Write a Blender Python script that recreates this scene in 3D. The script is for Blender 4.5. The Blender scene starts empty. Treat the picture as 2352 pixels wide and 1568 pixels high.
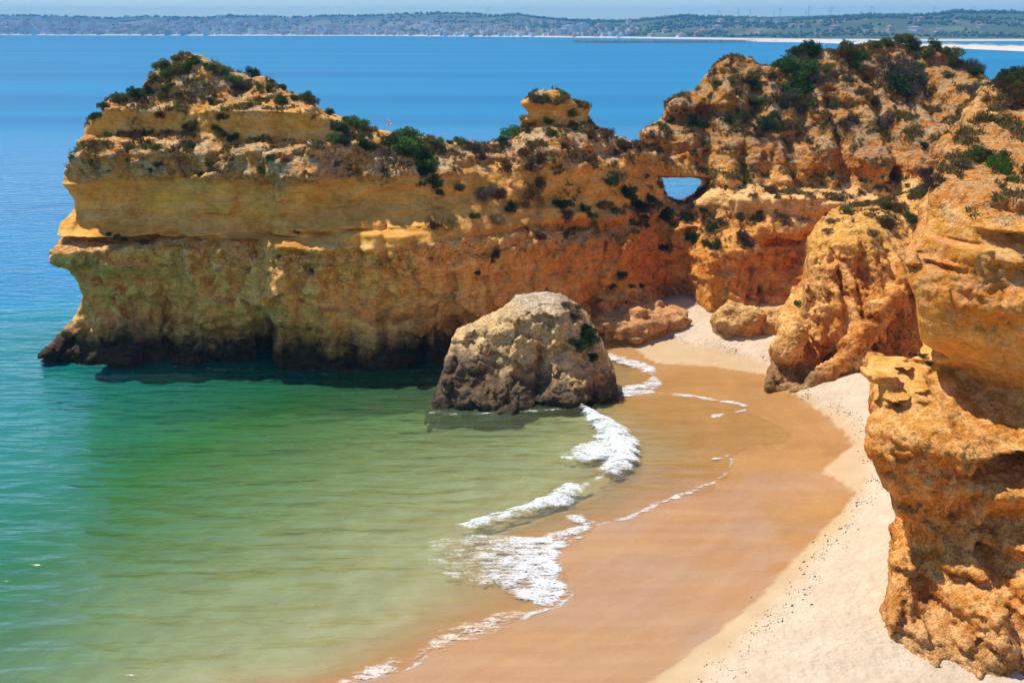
import bpy, math, random
import numpy as np
from mathutils import Vector, Matrix
from mathutils.bvhtree import BVHTree

# ------------------------------------------------------------------ camera, sky, sun, exposure
scene = bpy.context.scene
CAM_H = 30.0
PW, PH, PF = 2352.0, 1568.0, 2613.0           # measuring frame of the photograph (pixels) and its focal length
HORIZON = 65.0
PITCH = math.atan((PH / 2 - HORIZON) / PF)
cam_d = bpy.data.cameras.new("camera")
cam_d.sensor_width = 36.0
cam_d.lens = 36.0 * PF / PW
cam_d.clip_start = 0.5
cam_d.clip_end = 40000.0
cam = bpy.data.objects.new("camera", cam_d)
scene.collection.objects.link(cam)
cam.location = (0, 0, CAM_H)
cam.rotation_euler = (math.pi / 2 - PITCH, 0, 0)
scene.camera = cam

SUN_EL = math.radians(62.0)
SUN_AZ = math.atan2(-0.80, 0.60)               # towards the sun: left of and beyond the headland
sun_dir = Vector((math.sin(SUN_AZ) * math.cos(SUN_EL), math.cos(SUN_AZ) * math.cos(SUN_EL), math.sin(SUN_EL)))
world = bpy.data.worlds.new("World")
scene.world = world
world.use_nodes = True
wn = world.node_tree
wn.nodes.clear()
sky = wn.nodes.new("ShaderNodeTexSky")
sky.sky_type = 'NISHITA'
sky.sun_disc = False
sky.sun_elevation = SUN_EL
sky.sun_rotation = SUN_AZ
sky.altitude = 0
sky.air_density = 0.9
sky.dust_density = 0.1
sky.ozone_density = 1.8
bg = wn.nodes.new("ShaderNodeBackground")
bg.inputs[1].default_value = 0.14
wo = wn.nodes.new("ShaderNodeOutputWorld")
tint = wn.nodes.new("ShaderNodeMix")
tint.data_type = 'RGBA'
tint.blend_type = 'MULTIPLY'
tint.inputs[0].default_value = 1.0
tint.inputs[7].default_value = (0.84, 0.95, 1.04, 1)
wn.links.new(sky.outputs[0], tint.inputs[6])
wn.links.new(tint.outputs[2], bg.inputs[0])
wn.links.new(bg.outputs[0], wo.inputs[0])

sun_l = bpy.data.lights.new("sun", 'SUN')
sun_l.energy = 4.8
sun_l.angle = math.radians(0.53)
sun_l.color = (1.0, 0.95, 0.86)
sun_o = bpy.data.objects.new("sun", sun_l)
scene.collection.objects.link(sun_o)
sun_o.location = (-60, 90, 200)
sun_o.rotation_euler = (-sun_dir).to_track_quat('-Z', 'Y').to_euler()

scene.view_settings.view_transform = 'Standard'
scene.view_settings.look = 'None'
scene.view_settings.exposure = 0.12
scene.view_settings.gamma = 1.0
scene.view_settings.use_curve_mapping = False
scene.render.engine = 'CYCLES'
cy = scene.cycles
cy.max_bounces = 6
cy.diffuse_bounces = 3
cy.glossy_bounces = 2
cy.use_adaptive_sampling = True
cy.adaptive_threshold = 0.025
cy.adaptive_min_samples = 24
cy.transmission_bounces = 2
cy.transparent_max_bounces = 8
cy.volume_bounces = 0
cy.caustics_reflective = False
cy.caustics_refractive = False
cy.sample_clamp_indirect = 6.0
cy.sample_clamp_direct = 10.0
cy.use_denoising = True
try:
    cy.denoiser = 'OPENIMAGEDENOISE'
except Exception:
    pass

rnd = random.Random(11)
rng = np.random.default_rng(7)
col = scene.collection

# ------------------------------------------------------------------ measuring helpers
CP, SP = math.cos(PITCH), math.sin(PITCH)


def ray(vx, vy):
    dx = (vx - PW / 2) / PF
    dv = (PH / 2 - vy) / PF
    return dx, CP + dv * SP, -SP + dv * CP


def P(vx, vy, Y):
    dx, dy, dz = ray(vx, vy)
    t = Y / dy
    return dx * t, Y, CAM_H + dz * t


def G(vx, vy, z=0.0):
    dx, dy, dz = ray(vx, vy)
    t = (z - CAM_H) / dz
    return dx * t, dy * t, z


# ------------------------------------------------------------------ numpy noise and geometry helpers
_gt = rng.normal(size=(1024, 3))
_gt /= np.linalg.norm(_gt, axis=1)[:, None]
_gt = _gt.astype(np.float32)


def _hash(ix, iy, iz, seed):
    h = ix * 374761393 + iy * 668265263 + iz * 2147483647 + seed * 974634777
    h = (h ^ (h >> 13)) * 1274126177
    return (h ^ (h >> 16)) & 0xFFFF


def pnoise(p, scale, seed=0):
    q = p * np.asarray(scale)
    i0 = np.floor(q).astype(np.int64)
    f = (q - i0).astype(np.float32)
    u = f * f * f * (f * (f * 6 - 15) + 10)
    out = np.zeros(len(p), np.float32)
    for cx in (0, 1):
        wx = u[:, 0] if cx else 1 - u[:, 0]
        for cyy in (0, 1):
            wy = u[:, 1] if cyy else 1 - u[:, 1]
            for cz in (0, 1):
                wz = u[:, 2] if cz else 1 - u[:, 2]
                g = _gt[_hash(i0[:, 0] + cx, i0[:, 1] + cyy, i0[:, 2] + cz, seed) & 1023]
                d = (f[:, 0] - cx) * g[:, 0] + (f[:, 1] - cyy) * g[:, 1] + (f[:, 2] - cz) * g[:, 2]
                out += wx * wy * wz * d
    return out * 1.6


def fbm(p, scale, octs=3, seed=0, gain=0.5):
    s = np.asarray(scale, dtype=float)
    a, r = 1.0, 0
    for k in range(octs):
        r = r + a * pnoise(p, s * (2.03 ** k), seed + 17 * k)
        a *= gain
    return r


def worley(p, scale, seed=0):
    q = p * np.asarray(scale)
    i0 = np.floor(q).astype(np.int64)
    best = np.full(len(p), 9.0, np.float32)
    for dx in (-1, 0, 1):
        for dy in (-1, 0, 1):
            for dz in (-1, 0, 1):
                a, b, c = i0[:, 0] + dx, i0[:, 1] + dy, i0[:, 2] + dz
                hx = _hash(a, b, c, seed) / 65536.0
                hy = _hash(a, b, c, seed + 1) / 65536.0
                hz = _hash(a, b, c, seed + 2) / 65536.0
                d = (a + hx - q[:, 0]) ** 2 + (b + hy - q[:, 1]) ** 2 + (c + hz - q[:, 2]) ** 2
                best = np.minimum(best, d.astype(np.float32))
    return np.sqrt(best)


def _wmat(n, res, cell):
    """cubic B-spline weights from a lattice with spacing `cell` to n samples with spacing `res`"""
    t = np.arange(n) * res / cell
    m = int(math.ceil(t[-1])) + 4
    W = np.zeros((n, m), np.float32)
    i = np.floor(t).astype(int)
    f = t - i
    r = np.arange(n)
    W[r, i] = (1 - f) ** 3 / 6
    W[r, i + 1] = (3 * f ** 3 - 6 * f ** 2 + 4) / 6
    W[r, i + 2] = (-3 * f ** 3 + 3 * f ** 2 + 3 * f + 1) / 6
    W[r, i + 3] = f ** 3 / 6
    return W


def gridnoise(shape, res, cell, g):
    Wx, Wy, Wz = (_wmat(shape[k], res, cell[k]) for k in range(3))
    L = g.normal(size=(Wx.shape[1], Wy.shape[1], Wz.shape[1])).astype(np.float32)
    A = np.tensordot(Wz, L, (1, 2))                 # z, mx, my
    A = np.tensordot(Wy, A, (1, 2))                 # y, z, mx
    A = np.tensordot(Wx, A, (1, 2))                 # x, y, z
    return A * 1.9


def smax(a, b, k):
    h = np.clip(0.5 + 0.5 * (a - b) / k, 0, 1)
    return b * (1 - h) + a * h + k * h * (1 - h)


def poly_sdf(px, pz, poly):
    """signed distance, positive inside; poly (n,2)"""
    poly = np.asarray(poly, np.float32)
    n = len(poly)
    d = np.full(px.shape, 1e9, np.float32)
    inside = np.zeros(px.shape, bool)
    for i in range(n):
        ax, az = poly[i]
        bx, bz = poly[(i + 1) % n]
        ex, ez = bx - ax, bz - az
        wx, wz = px - ax, pz - az
        t = np.clip((wx * ex + wz * ez) / (ex * ex + ez * ez + 1e-9), 0, 1)
        d = np.minimum(d, (wx - ex * t) ** 2 + (wz - ez * t) ** 2)
        c = ((az <= pz) & (bz > pz)) | ((bz <= pz) & (az > pz))
        if abs(ez) > 1e-9:
            inside ^= c & (px < ax + (pz - az) / ez * ex)
    d = np.sqrt(d)
    return np.where(inside, d, -d)


def line_dist(px, py, pts):
    d = np.full(px.shape, 1e9, np.float32)
    for i in range(len(pts) - 1):
        ax, ay = pts[i][:2]
        bx, by = pts[i + 1][:2]
        ex, ey = bx - ax, by - ay
        t = np.clip(((px - ax) * ex + (py - ay) * ey) / (ex * ex + ey * ey + 1e-9), 0, 1)
        d = np.minimum(d, (px - ax - ex * t) ** 2 + (py - ay - ey * t) ** 2)
    return np.sqrt(d)


def surface_nets(f, org, res):
    nx, ny, nz = f.shape
    ins = f < 0
    c = [(0, 0, 0), (1, 0, 0), (0, 1, 0), (1, 1, 0), (0, 0, 1), (1, 0, 1), (0, 1, 1), (1, 1, 1)]
    anyv = np.zeros((nx - 1, ny - 1, nz - 1), bool)
    allv = np.ones_like(anyv)
    for (a, b, d) in c:
        s = ins[a:nx - 1 + a, b:ny - 1 + b, d:nz - 1 + d]
        anyv |= s
        allv &= s
    act = anyv & ~allv
    cells = np.argwhere(act)
    idx = np.full(act.shape, -1, np.int32)
    idx[act] = np.arange(len(cells), dtype=np.int32)
    vals = np.stack([f[cells[:, 0] + a, cells[:, 1] + b, cells[:, 2] + d] for (a, b, d) in c], 1)
    pos = np.zeros((len(cells), 3), np.float32)
    cnt = np.zeros(len(cells), np.float32)
    ca = np.array(c, np.float32)
    for (i, j) in [(0, 1), (2, 3), (4, 5), (6, 7), (0, 2), (1, 3), (4, 6), (5, 7), (0, 4), (1, 5), (2, 6), (3, 7)]:
        vi, vj = vals[:, i], vals[:, j]
        m = (vi < 0) != (vj < 0)
        t = np.where(m, vi / np.where(np.abs(vi - vj) < 1e-9, 1, vi - vj), 0)
        pos += np.where(m[:, None], ca[i] + (ca[j] - ca[i]) * t[:, None], 0)
        cnt += m
    pos = cells + pos / np.maximum(cnt, 1)[:, None]
    V = (np.asarray(org, np.float32) + pos * res).astype(np.float32)
    quads = []
    for ax in range(3):
        sl0 = [slice(None)] * 3
        sl1 = [slice(None)] * 3
        sl0[ax] = slice(0, -1)
        sl1[ax] = slice(1, None)
        a0, a1 = ins[tuple(sl0)], ins[tuple(sl1)]
        e = np.argwhere(a0 != a1)
        o1, o2 = [(1, 2), (2, 0), (0, 1)][ax]
        lim = [nx - 1, ny - 1, nz - 1]
        e = e[(e[:, o1] > 0) & (e[:, o2] > 0) & (e[:, o1] < lim[o1]) & (e[:, o2] < lim[o2])]

        def cid(d1, d2):
            q = e.copy()
            q[:, o1] -= d1
            q[:, o2] -= d2
            return idx[q[:, 0], q[:, 1], q[:, 2]]
        q = np.stack([cid(1, 1), cid(0, 1), cid(0, 0), cid(1, 0)], 1)
        flip = ~ins[e[:, 0], e[:, 1], e[:, 2]]
        q[flip] = q[flip][:, ::-1]
        quads.append(q)
    F = np.concatenate(quads)
    return V, F[(F >= 0).all(1)]


def vnormals(V, F):
    d1 = V[F[:, 2]] - V[F[:, 0]]
    d2 = V[F[:, 3]] - V[F[:, 1]]
    fn = np.cross(d1, d2)
    N = np.zeros_like(V)
    for k in range(3):
        w = np.repeat(fn[:, k], 4)
        N[:, k] = np.bincount(F.ravel(), weights=w, minlength=len(V))
    return N / np.maximum(np.linalg.norm(N, axis=1), 1e-9)[:, None]


def smooth_verts(V, F, it=1, lam=0.5):
    a = np.concatenate([F[:, 0], F[:, 1], F[:, 2], F[:, 3], F[:, 1], F[:, 2], F[:, 3], F[:, 0]])
    b = np.concatenate([F[:, 1], F[:, 2], F[:, 3], F[:, 0], F[:, 0], F[:, 1], F[:, 2], F[:, 3]])
    n = np.maximum(np.bincount(a, minlength=len(V)), 1)
    for _ in range(it):
        S = np.stack([np.bincount(a, weights=V[b, k], minlength=len(V)) for k in range(3)], 1) / n[:, None]
        V = V + lam * (S - V)
    return V.astype(np.float32)


def link(name, me, mat=None, parent=None):
    o = bpy.data.objects.new(name, me)
    col.objects.link(o)
    if mat is not None and me is not None and len(me.materials) == 0:
        me.materials.append(mat)
    if parent is not None:
        o.parent = parent
    return o


def mesh_np(name, V, F, smooth=True, attrs=None):
    """mesh from numpy arrays; F (n,4) or (n,3)"""
    me = bpy.data.meshes.new(name)
    V = np.ascontiguousarray(V, np.float32)
    F = np.ascontiguousarray(F, np.int32)
    k = F.shape[1]
    me.vertices.add(len(V))
    me.vertices.foreach_set("co", V.ravel())
    me.loops.add(F.size)
    me.loops.foreach_set("vertex_index", F.ravel())
    me.polygons.add(len(F))
    me.polygons.foreach_set("loop_start", np.arange(0, F.size, k, dtype=np.int32))
    me.polygons.foreach_set("loop_total", np.full(len(F), k, np.int32))
    me.update(calc_edges=True)
    me.polygons.foreach_set("use_smooth", np.full(len(F), smooth, bool))
    for nm, a in (attrs or {}).items():
        a = np.asarray(a, np.float32)
        if a.ndim == 2:
            at = me.attributes.new(nm, 'FLOAT_COLOR', 'POINT')
            at.data.foreach_set("color", np.concatenate([a, np.ones((len(a), 1), np.float32)], 1).ravel())
        else:
            at = me.attributes.new(nm, 'FLOAT', 'POINT')
            at.data.foreach_set("value", a)
    return me


def grid_faces(nu, nv):
    i = np.arange(nu * nv).reshape(nu, nv)
    return np.stack([i[:-1, :-1], i[1:, :-1], i[1:, 1:], i[:-1, 1:]], -1).reshape(-1, 4)


def tag(o, label=None, cat=None, group=None, kind=None):
    if label:
        o["label"] = label
    if cat:
        o["category"] = cat
    if group:
        o["group"] = group
    if kind:
        o["kind"] = kind
    return o


def mixc(a, b, t):
    t = np.clip(np.asarray(t), 0, 1)[:, None]
    return a * (1 - t) + np.asarray(b, np.float32) * t


def sstep(a, b, x):
    t = np.clip((x - a) / (b - a), 0, 1)
    return t * t * (3 - 2 * t)


# ------------------------------------------------------------------ materials
class NT:
    def __init__(self, name):
        self.m = bpy.data.materials.new(name)
        self.m.use_nodes = True
        self.t = self.m.node_tree
        self.t.nodes.clear()
        self.out = self.t.nodes.new("ShaderNodeOutputMaterial")

    def n(self, typ, **kw):
        nd = self.t.nodes.new(typ)
        for k, v in kw.items():
            if k.startswith("i_"):
                key = k[2:]
                nd.inputs[int(key) if key.isdigit() else key.replace("_", " ")].default_value = v
            else:
                setattr(nd, k, v)
        return nd

    def l(self, a, b):
        self.t.links.new(a, b)

    def math(self, op, a, b=None, clamp=False):
        nd = self.n("ShaderNodeMath", operation=op, use_clamp=clamp)
        for i, v in enumerate((a, b)):
            if v is None:
                continue
            if isinstance(v, (int, float)):
                nd.inputs[i].default_value = v
            else:
                self.l(v, nd.inputs[i])
        return nd.outputs[0]

    def noise(self, vec, scale, detail=3, rough=0.5):
        nd = self.n("ShaderNodeTexNoise", i_Scale=scale, i_Detail=detail, i_Roughness=rough)
        if vec is not None:
            self.l(vec, nd.inputs["Vector"])
        return nd.outputs["Fac"]

    def mapping(self, vec, scale):
        nd = self.n("ShaderNodeMapping")
        nd.inputs["Scale"].default_value = scale
        self.l(vec, nd.inputs["Vector"])
        return nd.outputs[0]

    def mix(self, fac, a, b, blend='MIX'):
        nd = self.n("ShaderNodeMix", data_type='RGBA', blend_type=blend)
        for sock, v in ((nd.inputs[0], fac), (nd.inputs[6], a), (nd.inputs[7], b)):
            if isinstance(v, (int, float)):
                sock.default_value = v
            elif isinstance(v, tuple):
                sock.default_value = v if len(v) == 4 else v + (1,)
            else:
                self.l(v, sock)
        return nd.outputs[2]

    def ramp(self, fac, stops):
        nd = self.n("ShaderNodeValToRGB")
        cr = nd.color_ramp
        while len(cr.elements) > 1:
            cr.elements.remove(cr.elements[-1])
        for k, (p, c) in enumerate(stops):
            e = cr.elements[0] if k == 0 else cr.elements.new(p)
            e.position = p
            e.color = c if len(c) == 4 else tuple(c) + (1,)
        self.l(fac, nd.inputs[0])
        return nd.outputs[0]

    def attr(self, name):
        return self.n("ShaderNodeAttribute", attribute_name=name)

    def pos(self):
        return self.n("ShaderNodeNewGeometry").outputs["Position"]


def mat_plain(name, c, rough=0.7, var=0.15, scale=6.0, spec=0.3, metallic=0.0):
    N = NT(name)
    tc = N.n("ShaderNodeTexCoord").outputs["Object"]
    f = N.noise(tc, scale, 3)
    k = N.ramp(f, [(0.25, (1 - var,) * 3), (0.75, (1 + var,) * 3)])
    b = N.n("ShaderNodeBsdfPrincipled", i_Roughness=rough, i_Metallic=metallic)
    b.inputs["Specular IOR Level"].default_value = spec
    N.l(N.mix(1.0, tuple(c), k, 'MULTIPLY'), b.inputs["Base Color"])
    N.l(b.outputs[0], N.out.inputs[0])
    return N.m


def mat_rock(name, fine=1.0, bump=0.6):
    N = NT(name)
    p = N.pos()
    c = N.attr("Col").outputs["Color"]
    n1 = N.noise(p, 2.2 * fine, 6, 0.62)
    n2 = N.noise(p, 9.0 * fine, 4, 0.6)
    n3 = N.noise(N.mapping(p, (0.5, 0.5, 3.2)), 1.6 * fine, 5, 0.6)
    k1 = N.ramp(n1, [(0.32, (0.50, 0.44, 0.38)), (0.46, (0.95, 0.94, 0.92)), (0.7, (1.25, 1.28, 1.34))])
    k2 = N.ramp(n2, [(0.34, (0.50, 0.46, 0.43)), (0.5, (1.0, 1.0, 1.0)), (0.66, (1.3, 1.3, 1.32))])
    k3 = N.ramp(n3, [(0.32, (0.74, 0.68, 0.62)), (0.5, (1.0, 1.0, 1.0)), (0.68, (1.15, 1.14, 1.12))])
    crk = N.n("ShaderNodeTexVoronoi", i_Scale=0.75 * fine)
    crk.feature = 'DISTANCE_TO_EDGE'
    wrp = N.n("ShaderNodeVectorMath", operation='ADD')
    nv = N.n("ShaderNodeTexNoise", i_Scale=1.6 * fine, i_Detail=4.0)
    N.l(p, nv.inputs["Vector"])
    N.l(p, wrp.inputs[0])
    N.l(nv.outputs["Color"], wrp.inputs[1])
    N.l(N.mapping(wrp.outputs[0], (1.0, 1.0, 0.7)), crk.inputs["Vector"])
    ck = N.math('MULTIPLY', crk.outputs["Distance"], 16.0, True)
    ck = N.math('MAXIMUM', ck, N.math('MULTIPLY', N.noise(p, 0.5 * fine, 3), 1.75), True)
    ckc = N.ramp(ck, [(0.55, (0.45, 0.38, 0.32)), (1.0, (1, 1, 1))])  # dark rock cracks, their colour also standing in for crevice shade
    rg = N.attr("Rough").outputs["Fac"]
    ra = N.math('ADD', N.math('MULTIPLY', rg, 0.75), 0.2, True)
    cc = N.mix(0.75, N.mix(ra, N.mix(ra, N.mix(ra, c, ckc, 'MULTIPLY'), k1, 'MULTIPLY'), k2, 'MULTIPLY'), k3, 'MULTIPLY')
    vor = N.n("ShaderNodeTexVoronoi", i_Scale=2.6 * fine)
    vor.feature = 'F1'
    N.l(p, vor.inputs["Vector"])
    h = N.math('ADD', N.math('MULTIPLY', n1, 0.55), N.math('MULTIPLY', n2, 0.22))
    h = N.math('ADD', h, N.math('MULTIPLY', n3, 0.35))
    h = N.math('ADD', h, N.math('MULTIPLY', vor.outputs["Distance"], 0.16))
    h = N.math('ADD', h, N.math('MULTIPLY', ck, 0.22))
    bmp = N.n("ShaderNodeBump", i_Distance=0.35 / fine)
    N.l(h, bmp.inputs["Height"])
    N.l(N.math('MULTIPLY', N.math('ADD', rg, 0.35), bump, True), bmp.inputs["Strength"])
    b = N.n("ShaderNodeBsdfPrincipled", i_Roughness=0.92)
    b.inputs["Specular IOR Level"].default_value = 0.15
    N.l(cc, b.inputs["Base Color"])
    N.l(bmp.outputs[0], b.inputs["Normal"])
    N.l(b.outputs[0], N.out.inputs[0])
    return N.m


def mat_leaf(name, c1, c2):
    N = NT(name)
    p = N.pos()
    oi = N.n("ShaderNodeObjectInfo").outputs["Random"]
    f = N.noise(p, 1.7, 3, 0.6)
    f2 = N.noise(p, 14.0, 2)
    k = N.math('ADD', N.math('MULTIPLY', f, 0.8), N.math('MULTIPLY', f2, 0.5))
    k = N.math('ADD', k, N.math('MULTIPLY', N.math('SUBTRACT', oi, 0.5), 0.3))
    cc = N.ramp(k, [(0.4, c1), (0.9, c2)])
    d = N.n("ShaderNodeBsdfDiffuse")
    t = N.n("ShaderNodeBsdfTranslucent")
    N.l(cc, d.inputs[0])
    N.l(cc, t.inputs[0])
    mx = N.n("ShaderNodeMixShader", i_0=0.3)
    N.l(d.outputs[0], mx.inputs[1])
    N.l(t.outputs[0], mx.inputs[2])
    N.l(mx.outputs[0], N.out.inputs[0])
    return N.m


def mat_col(name, rough=0.9, spec=0.15):
    N = NT(name)
    p = N.pos()
    c = N.attr("Col").outputs["Color"]
    k = N.ramp(N.noise(p, 3.0, 3), [(0.25, (0.8, 0.8, 0.8)), (0.75, (1.2, 1.2, 1.2))])
    b = N.n("ShaderNodeBsdfPrincipled", i_Roughness=rough)
    b.inputs["Specular IOR Level"].default_value = spec
    N.l(N.mix(1.0, c, k, 'MULTIPLY'), b.inputs["Base Color"])
    N.l(b.outputs[0], N.out.inputs[0])
    return N.m


M_rock_far = mat_rock("headland_rock", 1.0, 0.75)
M_rock_near = mat_rock("near_rock", 2.0, 0.8)
M_col = mat_col("tinted_surface")

# ------------------------------------------------------------------ rock masses
OCHRE = np.array((0.60, 0.295, 0.058), np.float32)
YELLOW = np.array((0.70, 0.385, 0.080), np.float32)
PALE = np.array((0.72, 0.465, 0.195), np.float32)
ORANGE = np.array((0.60, 0.225, 0.030), np.float32)
RUST = np.array((0.40, 0.13, 0.035), np.float32)
GREY = np.array((0.42, 0.335, 0.22), np.float32)
DARK = np.array((0.045, 0.034, 0.022), np.float32)
SOIL = np.array((0.42, 0.245, 0.105), np.float32)
ROCKS = []


def interp_columns(cols, xs, zs):
    X = np.zeros((len(cols), len(zs)), np.float32)
    D = np.zeros_like(X)
    top = []
    for i, (vx, prof) in enumerate(cols):
        pts = np.array([P(vx, vy, Y) for vy, Y in prof])
        o = np.argsort(pts[:, 2])
        pts = pts[o]
        X[i] = np.interp(zs, pts[:, 2], pts[:, 0])
        D[i] = np.interp(zs, pts[:, 2], pts[:, 1])
        top.append((pts[-1, 0], pts[-1, 1], pts[-1, 2]))
    out = np.zeros((len(xs), len(zs)), np.float32)
    for k in range(len(zs)):
        o = np.argsort(X[:, k])
        out[:, k] = np.interp(xs, X[o, k], D[o, k])
    top = np.array(sorted(top))
    ty = np.interp(xs, top[:, 0], top[:, 1])
    tz = np.interp(xs, top[:, 0], top[:, 2])
    return out, ty, tz


def blur_x(D, sig):
    r = int(3 * sig) + 1
    k = np.exp(-0.5 * (np.arange(-r, r + 1) / sig) ** 2)
    k /= k.sum()
    Pd = np.pad(D, ((r, r), (0, 0)), mode='edge')
    return sum(k[i] * Pd[i:i + len(D)] for i in range(2 * r + 1)).astype(np.float32)


def hash2(a, b, seed):
    return _hash(a.astype(np.int64), b.astype(np.int64), np.zeros_like(a, dtype=np.int64) + 7, seed) / 32768.0 - 1.0


def fractures(X, Z, sx, sz, seed, warp=0.35):
    """offset of the rock face per joint-bounded block: sharp steps at vertical joints and beds"""
    q = np.stack([X.ravel(), Z.ravel(), np.full(X.size, seed * 1.37)], 1)
    wx = (fbm(q, 0.8, 2, seed + 40).reshape(X.shape)) * warp
    wz = (fbm(q, 0.8, 2, seed + 50).reshape(X.shape)) * warp
    u, v = (X + wx) / sx, (Z + wz) / sz
    iu, iv = np.floor(u), np.floor(v)
    best = np.full(X.shape, 9.0)
    out = np.zeros(X.shape)
    for da in (-1, 0, 1):
        for db in (-1, 0, 1):
            a, b = iu + da, iv + db
            cu = a + 0.5 + 0.42 * hash2(a, b, seed)
            cv = b + 0.5 + 0.42 * hash2(a, b, seed + 1)
            d = np.maximum(np.abs(u - cu), np.abs(v - cv)) + 0.35 * (np.abs(u - cu) + np.abs(v - cv))
            # every block is tilted a little
            off = hash2(a, b, seed + 2) + 0.6 * hash2(a, b, seed + 3) * (u - cu) + 0.6 * hash2(a, b, seed + 4) * (v - cv)
            m = d < best
            best = np.where(m, d, best)
            out = np.where(m, off, out)
    return out.astype(np.float32)


def rock_mass(bounds, res, cols, sil, noises, amp, seed, holes=(), blobs=(), back=2.5, edge=1.2, lap=0,
              features=None, backslope=0.5, flank=0.0, sil2=None, blocks=(), blockamp=None):
    x0, x1, y0, y1, z0, z1 = bounds
    nx, ny, nz = int((x1 - x0) / res), int((y1 - y0) / res), int((z1 - z0) / res)
    xs = (x0 + np.arange(nx) * res).astype(np.float32)
    ys = (y0 + np.arange(ny) * res).astype(np.float32)
    zs = (z0 + np.arange(nz) * res).astype(np.float32)
    D, ty, tz = interp_columns(cols, xs, zs)
    D = blur_x(D, 0.45 / res)
    XX, ZZ = np.meshgrid(xs, zs, indexing='ij')
    if features:
        D = features(D, XX, ZZ)
    AA = amp(XX, ZZ)
    D = (D + (blockamp(XX, ZZ, AA) if blockamp else AA) * sum(a * fractures(XX, ZZ, sx, sz, seed + 100 * k) for k, (sx, sz, a) in enumerate(blocks))).astype(np.float32)
    poly = [P(*s)[0::2] for s in sil]
    S = poly_sdf(XX, ZZ, poly)
    B = ((ty + back)[:, None] + backslope * np.maximum(tz[:, None] - ZZ, 0)).astype(np.float32)
    if sil2:
        S2 = poly_sdf(XX, ZZ, [P(*q)[0::2] for q in sil2[1]])
    g = np.random.default_rng(seed)
    Y3 = ys[None, :, None]
    f = (D[:, None, :] - Y3) * 0.75
    f = np.maximum(f, Y3 - B[:, None, :])
    if flank:
        # the left flank runs back into the land at an angle, not square to the shore
        sw = np.array(sorted([(P(*q)[2], q[2]) for q in sil[:-2]]))
        yref = np.interp(zs, sw[:, 0], sw[:, 1]).astype(np.float32)
        for j in range(ny):
            sh = np.clip(flank * (ys[j] - yref) / res, 0, None)
            fi = np.clip(np.arange(nx)[:, None] - sh[None, :], 0, nx - 1.001)
            i0 = fi.astype(int)
            fr = (fi - i0).astype(np.float32)
            kk = np.arange(nz)[None, :]
            SS = S2 if sil2 and ys[j] > sil2[0] else S
            Sj = SS[i0, kk] * (1 - fr) + SS[i0 + 1, kk] * fr
            f[:, j, :] = smax(f[:, j, :], -Sj, edge)
    else:
        f = smax(f, np.broadcast_to((-S)[:, None, :], f.shape), edge)
    for (c, r) in blobs:
        c, r = np.array(c), np.array(r, float)
        lo = np.maximum(((c - r * 1.6 - (x0, y0, z0)) / res).astype(int), 0)
        hi = np.minimum(((c + r * 1.6 - (x0, y0, z0)) / res).astype(int) + 1, (nx, ny, nz))
        if (hi <= lo).any():
            continue
        sl = tuple(slice(a, b) for a, b in zip(lo, hi))
        q = np.sqrt(((xs[sl[0]] - c[0]) / r[0])[:, None, None] ** 2 + ((ys[sl[1]] - c[1]) / r[1])[None, :, None] ** 2
                    + ((zs[sl[2]] - c[2]) / r[2])[None, None, :] ** 2)
        f[sl] = -smax(-f[sl], -((q - 1) * r.min()), 0.5)
    A = (amp(XX, ZZ) * (0.5 + 0.5 * sstep(0.0, 3.0, np.abs(S)))).astype(np.float32)[:, None, :]
    nsum = np.zeros_like(f)
    for (cell, a) in noises:
        t = gridnoise(f.shape, res, cell, g)
        if cell[2] < 0.2 * cell[0]:
            t = np.sign(t) * np.abs(t) ** 0.55 * 0.7      # crisp beds
        t *= a
        nsum += t
    nsum *= A
    f += nsum
    del nsum
    for h in holes:
        poly_h, slope, ref = h
        # a tunnel through the rock: outline given at depth `ref`, running back at an angle
        for j in range(ny):
            sh = (ys[j] - ref)
            Hs = poly_sdf(XX - slope[0] * sh, ZZ - slope[1] * sh, poly_h)
            f[:, j, :] = np.maximum(f[:, j, :], Hs)
    f[0] = f[-1] = 1
    f[:, 0] = f[:, -1] = 1
    f[:, :, 0] = f[:, :, -1] = 1
    V, F = surface_nets(f, (x0, y0, z0), res)
    del f
    if lap:
        V = smooth_verts(V, F, lap, 0.5)
    return V, F


def finish_rock(name, V, F, colour, rough, mat, disp, keep_x=None):
    N = vnormals(V, F)
    R = rough(V, N)
    w = worley(V, disp['wscale'], 5)
    rdg = 0.35 - np.abs(fbm(V, disp['fscale'], 3, 31))
    d = R * (0.45 * disp['w'] * (0.55 - w) + 1.3 * disp['f'] * rdg)
    d = d + disp['s'] * (pnoise(V, (0.25, 0.25, disp['strata']), 77)) * (0.4 + 0.6 * R)
    V = V + N * d[:, None]
    N = vnormals(V, F)
    C = colour(V, N, R)
    me = mesh_np(name, V, F, True, {"Col": np.clip(C, 0.005, 0.95), "Rough": R})
    o = link(name, me, mat)
    ROCKS.append((o, V, F, N))
    return o


# ---- the long headland with its arch
def rel(base, lst):
    return [(vy, base + d) for vy, d in lst]


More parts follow.
